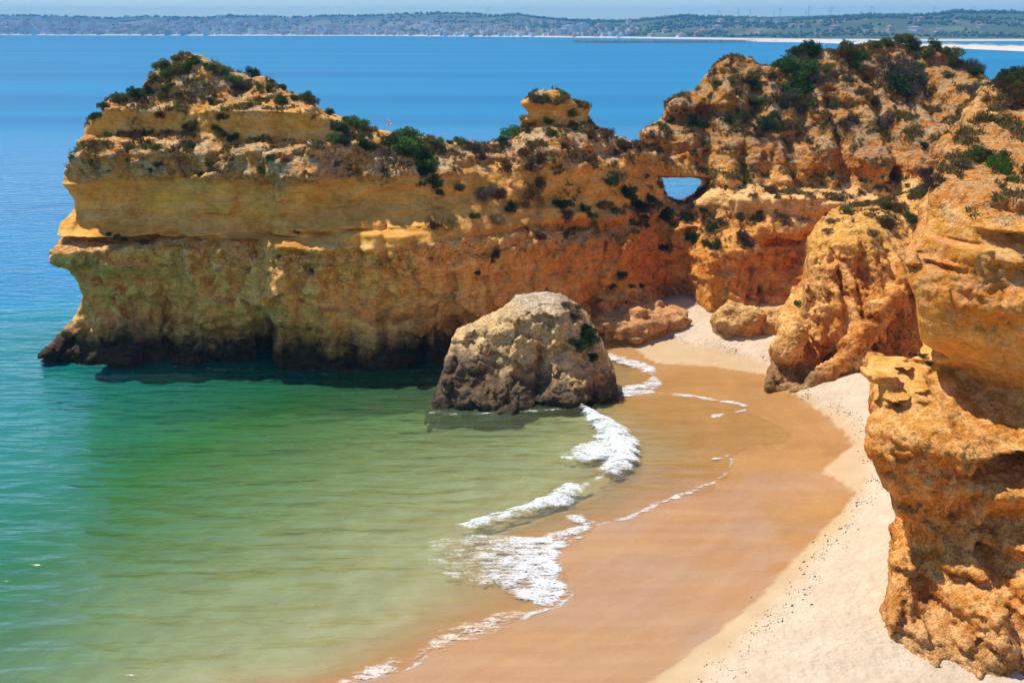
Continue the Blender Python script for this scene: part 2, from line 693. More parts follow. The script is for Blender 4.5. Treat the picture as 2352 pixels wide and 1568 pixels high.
HEAD_COLS = [
    (95, rel(102.0, [(240, 6), (262, 3), (325, 1.2), (360, -0.2), (400, 0), (430, 1.4), (485, 1.6), (540, 0.6), (545, -0.6), (575, -1.0),
                     (612, -0.5), (640, 1.2), (720, 1.4), (770, 0.4), (815, -0.6)])),
    (250, rel(101.7, [(232, 5), (250, 2.2), (262, 2.9), (315, 2.9), (325, 0.5), (360, -0.7), (400, -0.3), (430, 1.3), (480, 2.0), (488, 1.5),
                      (530, -0.2), (538, 0.9), (545, -1.0), (575, -1.5), (612, -1.0), (640, 0.5), (720, 1.1), (770, 0.4), (833, -1.4)])),
    (330, rel(101.7, [(205, 6.5), (240, 4), (254, 2.4), (266, 3.0), (312, 2.9), (325, 0.8), (350, -0.3), (405, -0.3), (420, 1.0), (485, 1.8),
                      (533, 2.0), (540, 1.5), (547, -0.6), (575, -1.0), (612, -0.7), (640, 0.5), (720, 1.3), (780, 0.9), (834, -0.8)])),
    (400, rel(101.9, [(126, 10), (170, 7.4), (225, 4.8), (256, 2.6), (266, 3.1), (300, 3), (315, 2), (330, 0.5), (350, -0.3), (405, -0.3), (415, 0.9),
                      (480, 1.5), (530, 1.9), (540, 1.5), (545, 0.1), (560, -0.7), (610, -0.4), (640, 0.7), (730, 1.4), (790, 1.2), (832, -0.3)])),
    (440, rel(101.6, [(128, 10), (170, 7.2), (225, 4.8), (256, 2.6), (266, 3.1), (300, 3), (315, 2), (330, 0.5), (350, -0.3), (400, -0.3), (415, 0.9),
                      (480, 1.5), (530, 1.9), (538, 1.3), (545, -0.6), (575, -1.2), (610, -1.0), (650, -0.6), (700, 0.2), (770, 0.5), (834, -0.6)])),
    (560, rel(100.8, [(176, 9), (240, 5), (254, 2.2), (262, 2.8), (320, 2.6), (335, 1.8), (345, 0.3), (375, -0.5), (400, 0.1), (430, 1.1), (500, 1.9),
                      (535, 2.2), (540, 1.7), (546, 0.8), (600, 0.6), (680, 0.8), (740, 1.7), (840, 1.9)])),
    (600, rel(100.5, [(178, 9), (240, 5), (254, 2.2), (262, 2.8), (322, 2.6), (335, 1.4), (345, 0.1), (390, 0), (430, 1.1), (500, 1.9),
                      (535, 2.2), (541, 1.6), (548, 0.6), (620, 0.5), (690, -0.2), (712, 1.6), (760, 3.0), (845, 3.0)])),
    (640, rel(100.0, [(205, 9), (250, 4.2), (257, 2.2), (265, 2.7), (325, 2.5), (338, 1.2), (350, 0.2), (390, 0), (420, 0.8), (490, 1.5), (535, 1.8),
                      (542, -0.3), (560, -1.3), (640, -1.0), (700, -1.2), (760, -0.3), (850, -0.7)])),
    (730, rel(100.0, [(240, 7), (258, 2.6), (272, 2.4), (330, 2.2), (345, 1), (410, 0.3), (440, 1.6), (470, 2.2), (482, 1.7), (526, -0.7), (531, 0.4),
                      (538, -1.4), (570, -1.8), (640, -1.2), (760, -0.2), (852, -0.8)])),
    (800, rel(100.0, [(278, 8), (300, 6), (340, 4.2), (400, 2.6), (440, 2.2), (468, 2.0), (480, 1.6), (524, -0.6), (529, 0.4),
                      (538, -1.4), (575, -1.7), (640, -1.0), (760, -0.1), (852, -0.8)])),
    (870, rel(100.0, [(300, 8), (330, 6), (380, 3.6), (430, 2.6), (470, 2.0), (480, 1.6), (522, -0.4), (528, 0.5), (538, -1.4), (575, -1.6), (620, -0.8),
                      (760, 0), (850, -0.8)])),
    (930, rel(100.2, [(308, 8), (340, 6), (390, 3.2), (450, 2.4), (500, 1.8), (530, 0.4), (540, -1.0), (575, -1.3), (605, -0.3), (640, 0), (760, 0.5), (848, -0.3)])),
    (1000, rel(100.8, [(325, 9), (345, 7.5), (400, 4), (460, 2.5), (500, 1.3), (540, -0.4), (560, -1.0), (590, -0.4), (640, 0.2), (760, 0.8), (842, 0)])),
    (1060, rel(102.2, [(326, 10), (345, 8), (370, 5), (410, 4.2), (440, 3.5), (480, 2.2), (525, 0.2), (555, -0.6), (590, 0.0), (680, 0.6), (760, 0.8), (828, 0.2)])),
    (1130, rel(104.0, [(336, 10), (360, 8.6), (400, 6), (470, 3.4), (520, 0.9), (550, -0.2), (600, 0.3), (680, 0.6), (760, 0.8), (815, 0.4)])),
    (1200, rel(105.5, [(300, 13), (330, 9), (360, 7), (400, 6), (430, 4.6), (500, 2.6), (540, 0.6), (560, -0.2), (620, 0.3), (700, 0.2), (800, -0.3)])),
    (1270, rel(107.5, [(212, 13), (235, 11.5), (243, 10.8), (252, 11.8), (285, 11.2), (300, 8), (330, 6), (350, 5), (400, 4.2), (470, 3.4), (476, 2.2),
                       (520, 1), (560, -.2), (620, 0.3), (700, 0), (790, -0.5)])),
    (1345, rel(109.5, [(245, 13), (255, 12.6), (285, 12.2), (300, 10), (340, 7), (380, 5), (440, 4.2), (480, 3.6), (486, 2.0), (525, 1.6), (560, 0.4), (620, 0.6),
                       (700, 0.2), (785, -0.8)])),
    (1420, rel(111.5, [(315, 12), (340, 9.5), (380, 6.5), (480, 5.0), (488, 3.6), (530, 2.6), (570, 1), (630, 0.6), (660, -0.6), (700, -1.6), (740, -2.6), (775, -3.4)])),
    (1490, rel(113.5, [(330, 13), (350, 11.5), (400, 9.5), (440, 8.5), (490, 7), (520, 5), (560, 4), (640, 2.4), (665, 0.6), (700, -1.0), (735, -2.6), (765, -4.0)])),
    (1530, [(284, 131), (300, 127.8), (330, 126.4), (400, 125.6), (460, 124.2), (480, 122.4), (520, 121), (560, 120.2), (600, 119.5), (683, 118.6), (760, 118.4)]),
    (1590, [(205, 134), (235, 131), (245, 130.0), (252, 130.8), (285, 130), (300, 128), (330, 126), (400, 124.6), (460, 123.3), (470, 122.2), (520, 121.2),
            (560, 120.5), (600, 119.5), (690, 118.6)]),
    (1622, [(190, 134.5), (215, 132), (240, 129.9), (250, 130.5), (288, 129.6), (305, 127.6), (400, 124.2), (440, 123), (456, 121), (470, 120.6), (520, 119),
            (560, 117), (590, 114.9), (640, 113.6), (700, 112.8), (728, 112.3)]),
    (1680, [(130, 136.5), (170, 134), (200, 131), (215, 130.5), (235, 129.2), (245, 129.8), (280, 128.5), (310, 127), (400, 123), (430, 122), (456, 119.4),
            (470, 119.2), (520, 118), (560, 116), (640, 114), (700, 113), (715, 112.8)]),
    (1740, [(146, 136), (190, 133), (215, 131), (235, 130), (290, 127), (330, 125), (400, 122.5), (425, 121.6), (446, 118.6), (460, 118.2), (480, 118.4),
            (530, 117), (600, 115.5), (680, 115), (705, 115)]),
    (1850, [(120, 138), (200, 133), (260, 129), (320, 126), (400, 122.6), (432, 122.4), (456, 117.6), (466, 118.2), (480, 117.4), (560, 116.5), (705, 115)]),
    (2000, [(108, 138), (180, 134), (250, 129), (300, 126), (380, 121.6), (400, 122), (448, 121.4), (470, 117.4), (480, 117.8), (560, 116), (700, 115)]),
    (2120, [(104, 137), (200, 131), (300, 124), (400, 119), (440, 117), (560, 114), (700, 113)]),
    (2230, [(152, 134), (200, 128), (300, 119), (400, 114), (560, 111), (700, 110)]),
    (2350, [(215, 130), (300, 117), (400, 112), (560, 109), (700, 108)]),
]


def lip(cols):
    out = []
    for vx, prof in cols:
        if vx < 960:
            k = 1.0 if vx < 620 else 0.5
            prof = [(vy, Y - (k * (1.0 if 544 <= vy <= 600 else (0.55 if 600 < vy <= 625 else 0.0))) + (0.9 * (1.0 if vy < 340 else (0.7 if vy < 400 else (0.4 if vy < 480 else 0.0))) if vx < 700 else 0.0))
                    for vy, Y in prof]
        out.append((vx, prof))
    return out


HEAD_COLS = lip(HEAD_COLS)
HEAD_SIL = [(80, 860, 101), (92, 812, 101), (130, 772, 101.5), (158, 735, 102), (176, 690, 102.5), (172, 640, 102), (160, 618, 101.5), (122, 600, 101),
            (122, 560, 101), (140, 545, 102), (128, 520, 101.5), (150, 490, 102.5), (158, 465, 103), (138, 435, 102.5), (117, 405, 102), (122, 385, 102),
            (150, 365, 102.5), (166, 338, 103), (172, 300, 104), (185, 275, 104), (222, 266, 105), (225, 240, 106), (270, 225, 107), (305, 215, 108),
            (332, 205, 109), (350, 168, 110), (385, 140, 111), (400, 126, 112), (450, 128, 112), (480, 150, 111), (520, 170, 110), (560, 180, 110),
            (600, 178, 110), (640, 204, 109), (690, 224, 108), (725, 238, 107.5), (737, 258, 107.5), (770, 266, 108), (800, 281, 108), (860, 300, 108), (940, 313, 108),
            (1000, 326, 109.5), (1060, 326, 112), (1115, 337, 114), (1160, 324, 117), (1190, 302, 118), (1195, 272, 119), (1216, 262, 119.5), (1196, 240, 120),
            (1205, 226, 120), (1240, 212, 120.5), (1280, 212, 120.5), (1310, 232, 121), (1330, 240, 121.5), (1345, 238, 122), (1360, 250, 122), (1353, 270, 122),
            (1364, 292, 122), (1410, 312, 123.5), (1440, 329, 124.5), (1479, 334, 126.5), (1468, 300, 128), (1500, 287, 129), (1533, 277, 130), (1526, 257, 130.5),
            (1516, 240, 131), (1540, 226, 132), (1600, 206, 133), (1622, 182, 134), (1650, 150, 135.5), (1680, 129, 136.5), (1720, 131, 136.5), (1752, 150, 136),
            (1775, 152, 136.5), (1812, 140, 137), (1832, 122, 138), (1900, 116, 138), (1950, 116, 138), (2000, 110, 138), (2060, 104, 138), (2140, 108, 137),
            (2190, 126, 136), (2230, 152, 134), (2260, 192, 133), (2290, 204, 132), (2440, 225, 130), (2440, 900, 110)]


def pz(vy, Y):
    return P(0, vy, Y)[2]


def head_amp(X, Z):
    zt = [-2, 1, 5, 8.5, 9.5, 11.4, 12.0, 13, 16.5, 17.3, 19.8, 20.6, 22.4, 23.2, 30]
    left = np.interp(Z, zt, [1.0, 0.9, 0.55, 0.6, 1.0, 1.0, 0.4, 0.22, 0.4, 1.2, 1.15, 0.4, 0.4, 0.95, 0.95])
    right = np.interp(Z, [-2, 4, 9, 12, 15, 17, 30], [0.8, 0.7, 0.8, 0.6, 0.8, 1.0, 0.9])
    t = sstep(8.0, 18.0, X)
    foot_ = sstep(6.0, 9.0, X) * (1 - sstep(18.0, 20.0, X)) * (1 - sstep(4.0, 6.0, Z))
    return left * (1 - t) + right * t + 1.3 * foot_


def head_feat(D, X, Z):
    # vertical joints and buttress edges on the lower wall, gullies on the right hill
    for (vx, w, a, zlo, zhi) in [(420, 0.6, 1.1, 0, 11), (520, 2.0, -0.8, 5, 12), (440, 1.0, -0.7, 4, 12), (660, 1.3, -0.8, 3, 12), (760, 0.8, -0.7, 3, 11), (690, 0.4, 0.6, 2, 11), (345, 0.5, 0.8, 1, 10), (215, 0.6, 0.7, 2, 11), (960, 0.9, -0.6, 2, 11), (1040, 0.6, 0.7, 2, 12), (480, 1.2, -0.6, 16, 22), (640, 0.8, 0.9, 16, 23), (300, 0.5, 0.8, 15, 23), (605, 0.45, 1.6, -2, 4.2), (575, 1.2, 0.5, -2, 3.5), (830, 0.25, 0.45, 8, 13), (895, 0.3, 0.6, 9, 13.5),
                                 (1150, 0.5, 0.4, 1, 9), (1240, 0.5, 0.5, 9, 16), (470, 1.3, 0.8, -2, 3), (300, 0.35, 0.35, 5, 11),
                                 (1640, 0.8, 0.9, 2, 30), (1715, 0.35, 1.0, 0, 6), (1745, 0.25, 1.6, 0, 4), (1780, 1.2, 0.9, 13, 24),
                                 (1900, 1.4, 1.0, 14, 24), (1960, 0.6, 0.8, 14, 22), (2070, 1.4, 1.3, 13, 25), (2140, 0.6, 1.2, 14, 27), (2190, 1.2, 1.2, 12, 24)]:
        Y = 101 if vx < 1000 else (106 if vx < 1300 else (116 if Z.max() < 0 else 118))
        xc = P(vx, 600, Y)[0]
        m = np.exp(-((X - xc + 0.25 * np.sin(Z * 0.9 + vx)) / w) ** 2) * sstep(zlo - 1, zlo + 0.6, Z) * (1 - sstep(zhi - 0.8, zhi + 1.0, Z))
        D = D + a * m
    # ribs of the right hill
    t = sstep(19.0, 24.0, X) * sstep(12.5, 14.5, Z) * (1 - sstep(22, 26, Z))
    D = D + t * (0.8 * np.sin(X * 1.25 + 0.6 * np.sin(Z * 0.5)) + 0.5 * np.sin(X * 2.3 + 1.0 + 0.4 * np.sin(Z)))
    return D


hole = [P(vx, vy, 124.6)[0::2] for vx, vy in [(1515, 405), (1560, 404), (1606, 404), (1634, 409), (1630, 434), (1610, 452), (1594, 463), (1576, 470), (1554, 465), (1532, 456), (1522, 438)]]
foot = [(P(1412, 752, 108.6), (2.8, 2.2, 2.3)), (P(1470, 746, 109.0), (2.8, 2.2, 2.5)), (P(1528, 740, 110.2), (2.4, 2.0, 2.0)), (P(1495, 728, 112.2), (2.6, 2.8, 3.0)), (P(1445, 730, 111.5), (3.2, 2.8, 3.6)), (P(1405, 735, 110.8), (2.6, 2.4, 3.4)), (P(1530, 738, 112.0), (2.0, 2.2, 2.0)), ((P(1520, 742, 111.0)), (2.2, 2.2, 1.6)), ((P(1552, 736, 110.8)), (1.2, 1.3, 1.5)), ((P(1535, 715, 112.2)), (1.3, 1.6, 1.3)), (P(430, 828, 101.2), (1.6, 1.2, 0.8)), (P(285, 822, 100.6), (1.5, 1.2, 0.9)),
        (P(690, 848, 99.6), (1.5, 1.0, 0.6))]
HB = (P(80, 800, 101)[0] - 2.5, 60.0, 96.5, 144.0, -1.2, 30.2)
V, F = rock_mass(HB, 0.205, HEAD_COLS, HEAD_SIL,
                 [((6, 6, 4), 0.30), ((2.4, 2.4, 1.6), 0.16), ((1.1, 1.1, 0.8), 0.13), ((7, 7, 0.7), 0.40), ((0.5, 0.5, 0.42), 0.17)],
                 head_amp, 3, holes=[(hole, (0.10, -0.135), 124.6)], blobs=foot, back=2.0, edge=0.7, features=head_feat, backslope=0.3,
                 blocks=[(4.2, 3.4, 0.75), (1.7, 1.9, 0.42), (0.8, 0.8, 0.20)],
                 blockamp=lambda X, Z, A: np.where(Z < 11.6, 1.05, np.where((X < 0) & (Z < 17), 0.5, A)))


def head_rough(V, N):
    z = V[:, 2] + 0.5 * pnoise(V, 0.25, 9)
    a = np.interp(z, [-2, 2, 5, 8.5, 9.5, 11.3, 12.0, 16.4, 17.4, 19.8, 20.6, 22.4, 23.2, 30], [1, .8, .45, .5, .9, .9, .18, .3, 1.1, 1.0, .25, .3, .9, .9])
    b = np.interp(z, [-2, 4, 10, 13, 15, 30], [.7, .7, .75, .45, .8, .8])
    t = sstep(6, 16, V[:, 0])
    return np.clip(a * (1 - t) + b * t, 0.1, 1.2)


def head_colour(V, N, R):
    x, z = V[:, 0], V[:, 2]
    n1 = fbm(V, 0.16, 3, 3)
    n2 = fbm(V, (0.55, 0.55, 0.9), 3, 13)
    n3 = fbm(V, (1.1, 1.1, 0.12), 3, 23)           # run-off streaks
    n4 = fbm(V, (0.12, 0.12, 1.1), 3, 33)          # beds
    zz = z + 0.9 * n1
    C = np.repeat(OCHRE[None], len(V), 0)
    C = mixc(C, YELLOW, sstep(11.2, 12.2, zz) * (1 - sstep(16.6, 17.6, zz)) * 0.9)
    C = mixc(C, YELLOW, sstep(20.2, 20.8, zz) * (1 - sstep(22.6, 23.2, zz)) * 0.8)
    C = mixc(C, GREY, sstep(16.8, 17.8, zz) * (1 - sstep(19.6, 20.6, zz)) * (0.45 + 0.6 * n2))
    C = mixc(C, SOIL, sstep(22.8, 24, zz) * (0.6 + 0.5 * n2))
    C = mixc(C, PALE, np.clip(0.25 + 0.9 * n3, 0, 0.7) * (1 - sstep(10, 12, z)))
    C = mixc(C, PALE, np.clip(n4 * 0.9, 0, 0.45))
    C = mixc(C, ORANGE, np.clip(-n4 * 1.0 + 0.1, 0, 0.55) * (0.35 + 0.65 * sstep(-10, 14, x)))
    orange = sstep(-16, 14, x) * np.clip(0.62 + 0.75 * n1 + 0.25 * n2, 0, 1)
    orange *= 1 - 0.6 * sstep(11.5, 12.5, zz) * (1 - sstep(15, 16, zz))
    C = mixc(C, ORANGE, orange * 0.82)
    C = mixc(C, RUST, np.clip(n2 * 1.2 + n1 - 0.25, 0, 0.6) * sstep(-8, 10, x))
    # pale sandstone foot of the right hill
    pale = sstep(17, 21, x) * sstep(10.5, 12.2, z) * (1 - sstep(13.2, 15.2, z + n1))
    C = mixc(C, PALE, pale * 0.8)
    C = mixc(C, PALE, sstep(20, 24, x) * (1 - sstep(3, 7, z)) * (0.3 + 0.6 * n2))
    # grey weathered crust and lichen on upward rough tops
    up = sstep(0.15, 0.7, N[:, 2]) * sstep(8.5, 11, z)
    C = mixc(C, np.array((0.50, 0.40, 0.27)), up * np.clip(0.35 + 0.7 * n2, 0, 0.7) * R)
    hi = sstep(15.5, 18.5, zz) * np.clip(0.25 + 0.2 * sstep(14, 20, x) + 1.1 * n2 + 0.4 * n1, 0, 0.85)
    C = mixc(C, GREY * (0.85 + 0.3 * n1[:, None]), hi * R * 0.85)
    # tidal band: black algae, then grey-green splash zone
    sand = sstep(3, 10, x)
    tide = (1 - sstep(1.4, 3.1, z + 1.1 * n1 + 0.8 * n3)) * (1 - 0.75 * sand)
    splash = (1 - sstep(2.2, 5.0, z + 1.5 * n1 + 1.4 * n3)) * (1 - sand)
    C = mixc(C, np.array((0.22, 0.145, 0.07)), splash * 0.62)
    C = mixc(C, DARK, tide * 0.97)
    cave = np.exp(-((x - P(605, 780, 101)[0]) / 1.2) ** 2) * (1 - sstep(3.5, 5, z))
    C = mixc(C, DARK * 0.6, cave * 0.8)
    C = mixc(C, np.array((0.86, 0.50, 0.185)), sstep(3.0, 5.0, z + n1) * (1 - sstep(10.5, 11.6, z)) * (1 - sstep(-4, 12, x)) * np.clip(0.45 + 0.5 * n3, 0.1, 0.8))
    C = mixc(C, np.array((0.42, 0.27, 0.15)), sstep(7, 9.5, x) * (1 - sstep(18, 19.5, x)) * (1 - sstep(3.0, 5.5, z + n1)) * 0.7)
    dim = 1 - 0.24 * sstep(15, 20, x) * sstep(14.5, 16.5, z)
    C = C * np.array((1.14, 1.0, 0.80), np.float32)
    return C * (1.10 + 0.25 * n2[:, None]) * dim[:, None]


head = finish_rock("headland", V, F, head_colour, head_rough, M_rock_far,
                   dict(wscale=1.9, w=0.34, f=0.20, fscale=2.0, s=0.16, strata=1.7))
tag(head, "long ochre rock headland with layered bands, running from the sea to the arch and hill", kind="structure")

# ---- rib cliff in the middle right, with the scrub slope above it
RIB_COLS = [
    (1768, [(745, 97), (780, 95.5), (800, 95), (850, 93.5), (888, 91.7)]),
    (1800, [(720, 99), (745, 96.5), (780, 95.5), (850, 93.3), (888, 92)]),
    (1858, [(560, 101.5), (600, 99.5), (650, 98), (740, 96.2), (800, 94.6), (850, 93.0), (888, 92.0)]),
    (1900, [(512, 106), (530, 103), (560, 100), (620, 98.3), (700, 96.6), (770, 95.3), (800, 95.6), (830, 97.2), (890, 97.4)]),
    (1950, [(478, 111), (500, 106), (515, 103), (545, 99.6), (600, 98), (640, 97), (700, 95.8), (760, 95.2), (800, 95.4), (840, 94.6), (870, 93.4), (895, 92)]),
    (2000, [(470, 112), (490, 107), (520, 103.4), (550, 99.4), (600, 97.6), (640, 97.2), (700, 95.2), (760, 93.8), (800, 93.6), (850, 92.8), (890, 91.6)]),
    (2060, [(450, 113), (500, 107.6), (545, 104), (560, 101.5), (600, 98.4), (700, 96), (800, 94), (870, 92.5), (890, 92)]),
    (2130, [(430, 113), (500, 107), (560, 104), (600, 100), (700, 96), (800, 93.6), (890, 92)]),
    (2240, [(420, 113), (500, 107), (560, 104), (700, 95), (890, 90)]),
]
RIB_SIL = [(1755, 920, 91.5), (1762, 880, 91.7), (1770, 850, 93), (1786, 828, 94), (1780, 790, 95), (1786, 750, 96.5), (1820, 736, 96.5), (1836, 730, 97), (1850, 680, 97.5),
           (1852, 640, 98.5), (1858, 600, 99.5), (1858, 565, 101), (1872, 540, 102), (1892, 527, 103), (1905, 507, 106), (1940, 486, 110), (1990, 475, 112),
           (2060, 455, 113), (2130, 432, 113), (2260, 420, 113), (2260, 940, 90)]
RB = (18.0, 46.0, 86.0, 119.0, -0.6, 19.5)
cap = []
for k, (vx, vy, Y, r) in enumerate([(2050, 690, 96.0, 1.2), (2020, 725, 95.0, 1.25), (1985, 765, 94.2, 1.3), (1955, 800, 93.6, 1.25), (1925, 838, 93.0, 1.15), (1900, 862, 92.4, 1.0),
                                    (1870, 883, 91.8, 0.8), (1845, 895, 91.4, 0.6), (1828, 903, 91.1, 0.45), (1990, 840, 92.6, 1.2), (2000, 870, 91.8, 1.0),
                                    (1820, 770, 95.0, 1.3), (1810, 800, 94.4, 1.3)]):
    cap.append((P(vx, vy, Y), (r * 1.15, r * 1.2, r * 1.1)))


def rib_feat(D, X, Z):
    t = sstep(4, 6, Z) * (1 - sstep(12.5, 14.5, Z)) * sstep(25.5, 27, X)
    D = D + t * (0.32 * np.sin(X * 3.1 + 0.5 * np.sin(Z)) + 0.28 * np.sin(X * 5.3 + 0.8 * np.sin(Z * 0.7)))
    return D


V, F = rock_mass(RB, 0.17, RIB_COLS, RIB_SIL,
                 [((4, 4, 3), 0.30), ((1.9, 1.9, 1.6), 0.20), ((0.9, 0.9, 0.9), 0.13), ((0.8, 0.8, 4.5), 0.14), ((0.4, 0.4, 0.4), 0.12)],
                 lambda X, Z: 0.9 - 0.4 * sstep(13, 15, Z), 8, blobs=cap, back=3.0, edge=0.6, features=rib_feat, flank=0.27, blocks=[(2.4, 3.2, 0.7), (1.0, 1.6, 0.40), (0.5, 0.7, 0.18)])


def rib_colour(V, N, R):
    x, z = V[:, 0], V[:, 2]
    n1, n2, n3 = fbm(V, 0.2, 3, 103), fbm(V, 0.7, 3, 113), fbm(V, (1.2, 1.2, 0.15), 3, 123)
    C = np.repeat(((OCHRE * 0.5 + PALE * 0.5))[None], len(V), 0)
    C = mixc(C, YELLOW * 1.05, sstep(9, 11.5, z + n1) * 0.85)
    C = mixc(C, ORANGE, np.clip(sstep(25, 29, x + 0.35 * (8 - z)) * (0.75 + 0.5 * n1 + 0.4 * n3), 0, 1) * (1 - sstep(9.5, 12, z + n1)) * 0.9)
    C = mixc(C, RUST, np.clip(n2 + n3 - 0.3, 0, 0.5) * sstep(26, 30, x))
    C = mixc(C, PALE, np.clip(n2 * 1.3 + 0.1, 0, 0.55))
    C = mixc(C, SOIL * 0.8, sstep(13.8, 15, z) * sstep(0.3, 0.6, N[:, 2]) * 0.9)
    C = mixc(C, np.array((0.20, 0.14, 0.08)), (1 - sstep(1.7, 2.6, z + 0.6 * n1)) * (1 - sstep(25, 27, x)) * 0.8)
    C = mixc(C, np.array((0.34, 0.21, 0.10)), (1 - sstep(1.4, 2.8, z + n1)) * 0.5)
    return C * np.array((1.10, 0.97, 0.80), np.float32) * (1 + 0.25 * n2[:, None])


rib = finish_rock("rib_cliff", V, F, rib_colour, lambda V, N: np.clip(0.95 + 0.4 * pnoise(V, 0.4, 3), 0.3, 1.2), M_rock_far,
                  dict(wscale=1.6, w=0.36, f=0.2, fscale=1.9, s=0.07, strata=1.5))
tag(rib, "orange and yellow fluted cliff spur reaching down to the wet sand", kind="structure")

# ---- near cliff on the right: pillar, shelf, overhang and the slope above
NEAR_COLS = [
    (1985, [(832, 60), (862, 57.2), (870, 57), (930, 56.6), (960, 55.6), (1000, 54.6), (1040, 54.2), (1090, 54), (1170, 54), (1270, 53), (1300, 51.8), (1350, 51), (1420, 50.3), (1480, 49.6)]),
    (2020, [(830, 60), (862, 57.0), (870, 56.8), (930, 56.6), (958, 56.2), (985, 54.4), (1040, 53.7), (1090, 53.8), (1170, 54), (1270, 53.2), (1300, 51.6), (1350, 51), (1420, 50.2), (1485, 49.4)]),
    (2080, [(580, 64), (610, 61), (640, 60), (700, 60.2), (790, 60.8), (823, 62), (830, 61), (868, 57), (874, 56.8), (930, 57), (948, 55.6), (1000, 53.6), (1050, 52.8), (1100, 53.0), (1200, 53.6), (1290, 53.2),
            (1325, 51.2), (1400, 50.2), (1500, 48.8)]),
    (2115, [(440, 66), (520, 63), (570, 61.5), (590, 60.2), (640, 59.4), (700, 59.4), (780, 60), (815, 61.8), (832, 61.2), (868, 57.6), (874, 57.4), (915, 57.4), (935, 55.4), (1000, 53.2), (1050, 52.4), (1120, 53.0), (1250, 53.4), (1320, 52.6),
            (1350, 50.9), (1440, 49.8), (1520, 48.0)]),
    (2150, [(330, 76), (400, 68), (440, 63.5), (452, 61), (470, 61.6), (560, 61.0), (590, 60.4), (610, 58.9), (650, 58.6), (700, 58.2), (780, 58.4), (820, 60.2), (848, 61.6), (880, 59.5), (905, 57.4),
            (930, 55.5), (1000, 53), (1050, 52), (1120, 52.6), (1250, 53.2), (1345, 52.6), (1372, 50.8), (1450, 49.5), (1535, 47.4)]),
    (2220, [(232, 80), (300, 76), (322, 73.5), (400, 67), (438, 62.6), (452, 60.2), (470, 60.9), (548, 60.4), (556, 59), (572, 57.5), (640, 57.2), (720, 57), (780, 57.3), (830, 58.6), (870, 61.2), (900, 60),
            (980, 55.4), (1020, 53), (1060, 52), (1120, 52.2), (1230, 52.8), (1310, 52.0), (1335, 50.0), (1400, 49), (1480, 48.2), (1540, 47)]),
    (2300, [(185, 82), (250, 79), (312, 75), (330, 72), (400, 66), (442, 61.6), (456, 59.4), (480, 60.1), (526, 59.5), (540, 57.4), (600, 56.8), (720, 56.3), (800, 56.5), (850, 57.2), (900, 58.6), (934, 61.4),
            (960, 58.8), (1000, 54.6), (1060, 52), (1130, 52.0), (1200, 52.4), (1272, 51.6), (1296, 49.6), (1400, 48.6), (1560, 46.5)]),
    (2400, [(170, 83), (250, 79), (312, 75), (330, 72), (400, 66), (446, 61.0), (462, 59.0), (486, 59.6), (530, 59), (545, 57.0), (720, 55.8), (850, 56.2), (930, 57.6), (960, 60.6), (980, 57.6), (1010, 54),
            (1060, 51.6), (1130, 51.8), (1200, 52.0), (1260, 51.2), (1290, 49.3), (1400, 48.2), (1570, 46.2)]),
    (2600, [(165, 83), (312, 75), (400, 66), (450, 60.5), (545, 57.0), (720, 55.4), (930, 57), (970, 60), (1010, 54), (1060, 51.4), (1260, 51.0), (1290, 49.0), (1570, 46.0)]),
]
NEAR_SIL = [(2040, 1600, 48), (2034, 1490, 49.5), (2031, 1450, 50), (2038, 1420, 50.2), (2044, 1370, 51), (2045, 1320, 51.5), (2062, 1298, 52), (2078, 1272, 53), (2075, 1220, 54), (2060, 1170, 54),
            (2036, 1120, 54), (2010, 1070, 54), (1990, 1042, 54.3), (1988, 1000, 54.6), (1993, 962, 56), (2016, 942, 56.5), (2010, 900, 56.6), (1998, 862, 57), (2000, 834, 60), (2090, 823, 61.5), (2118, 816, 61.5),
            (2116, 790, 60), (2110, 750, 59.6), (2105, 690, 59.6), (2086, 645, 59.8), (2078, 612, 60.5), (2094, 592, 60.5), (2118, 560, 61.5), (2132, 500, 62), (2134, 458, 62), (2142, 446, 63), (2156, 415, 67), (2164, 385, 69.5),
            (2178, 335, 74), (2212, 292, 77), (2228, 248, 79), (2258, 208, 80.5), (2300, 190, 82), (2352, 180, 82.5), (2650, 165, 83), (2650, 1650, 46)]
NB = (14.5, 41.0, 44.5, 90.0, -0.5, 28.8)


def near_feat(D, X, Z):
    t = (1 - sstep(5.2, 6.2, Z)) * sstep(-1, 1, Z)
    D = D + t * (0.45 * np.sin(X * 1.9 + 0.4 * np.sin(Z * 1.3)) + 0.25 * np.sin(X * 3.7 + 1.0))
    u = sstep(11.5, 13, Z) * (1 - sstep(18.5, 20, Z))
    D = D + u * (0.3 * np.sin(X * 1.3 + 0.8) + 0.15 * np.sin(X * 3.1 + Z * 0.3))
    return D


def near_amp(X, Z):
    return np.interp(Z, [-1, 5.5, 8, 11, 12, 13.5, 15.5, 17.5, 19.5, 20.3, 21, 30], [1.0, 1.0, 0.65, 0.9, 0.4, 0.22, 0.5, 0.8, 0.35, 0.6, 0.9, 0.9])


V, F = rock_mass(NB, 0.14, NEAR_COLS, NEAR_SIL,
                 [((3.4, 3.4, 2.6), 0.30), ((1.5, 1.5, 1.2), 0.22), ((0.75, 0.75, 0.65), 0.16), ((5, 5, 0.6), 0.14), ((0.34, 0.34, 0.30), 0.14)],
                 near_amp, 21, back=2.5, edge=0.7, features=near_feat, backslope=0.2, flank=0.37, blocks=[(2.2, 1.8, 0.62), (0.95, 0.9, 0.34), (0.42, 0.45, 0.15)],
                 sil2=(61.8, [(2135, 1600, 48), (2135, 1200, 54), (2130, 900, 58), (2118, 816, 61.5)] + NEAR_SIL[21:]))


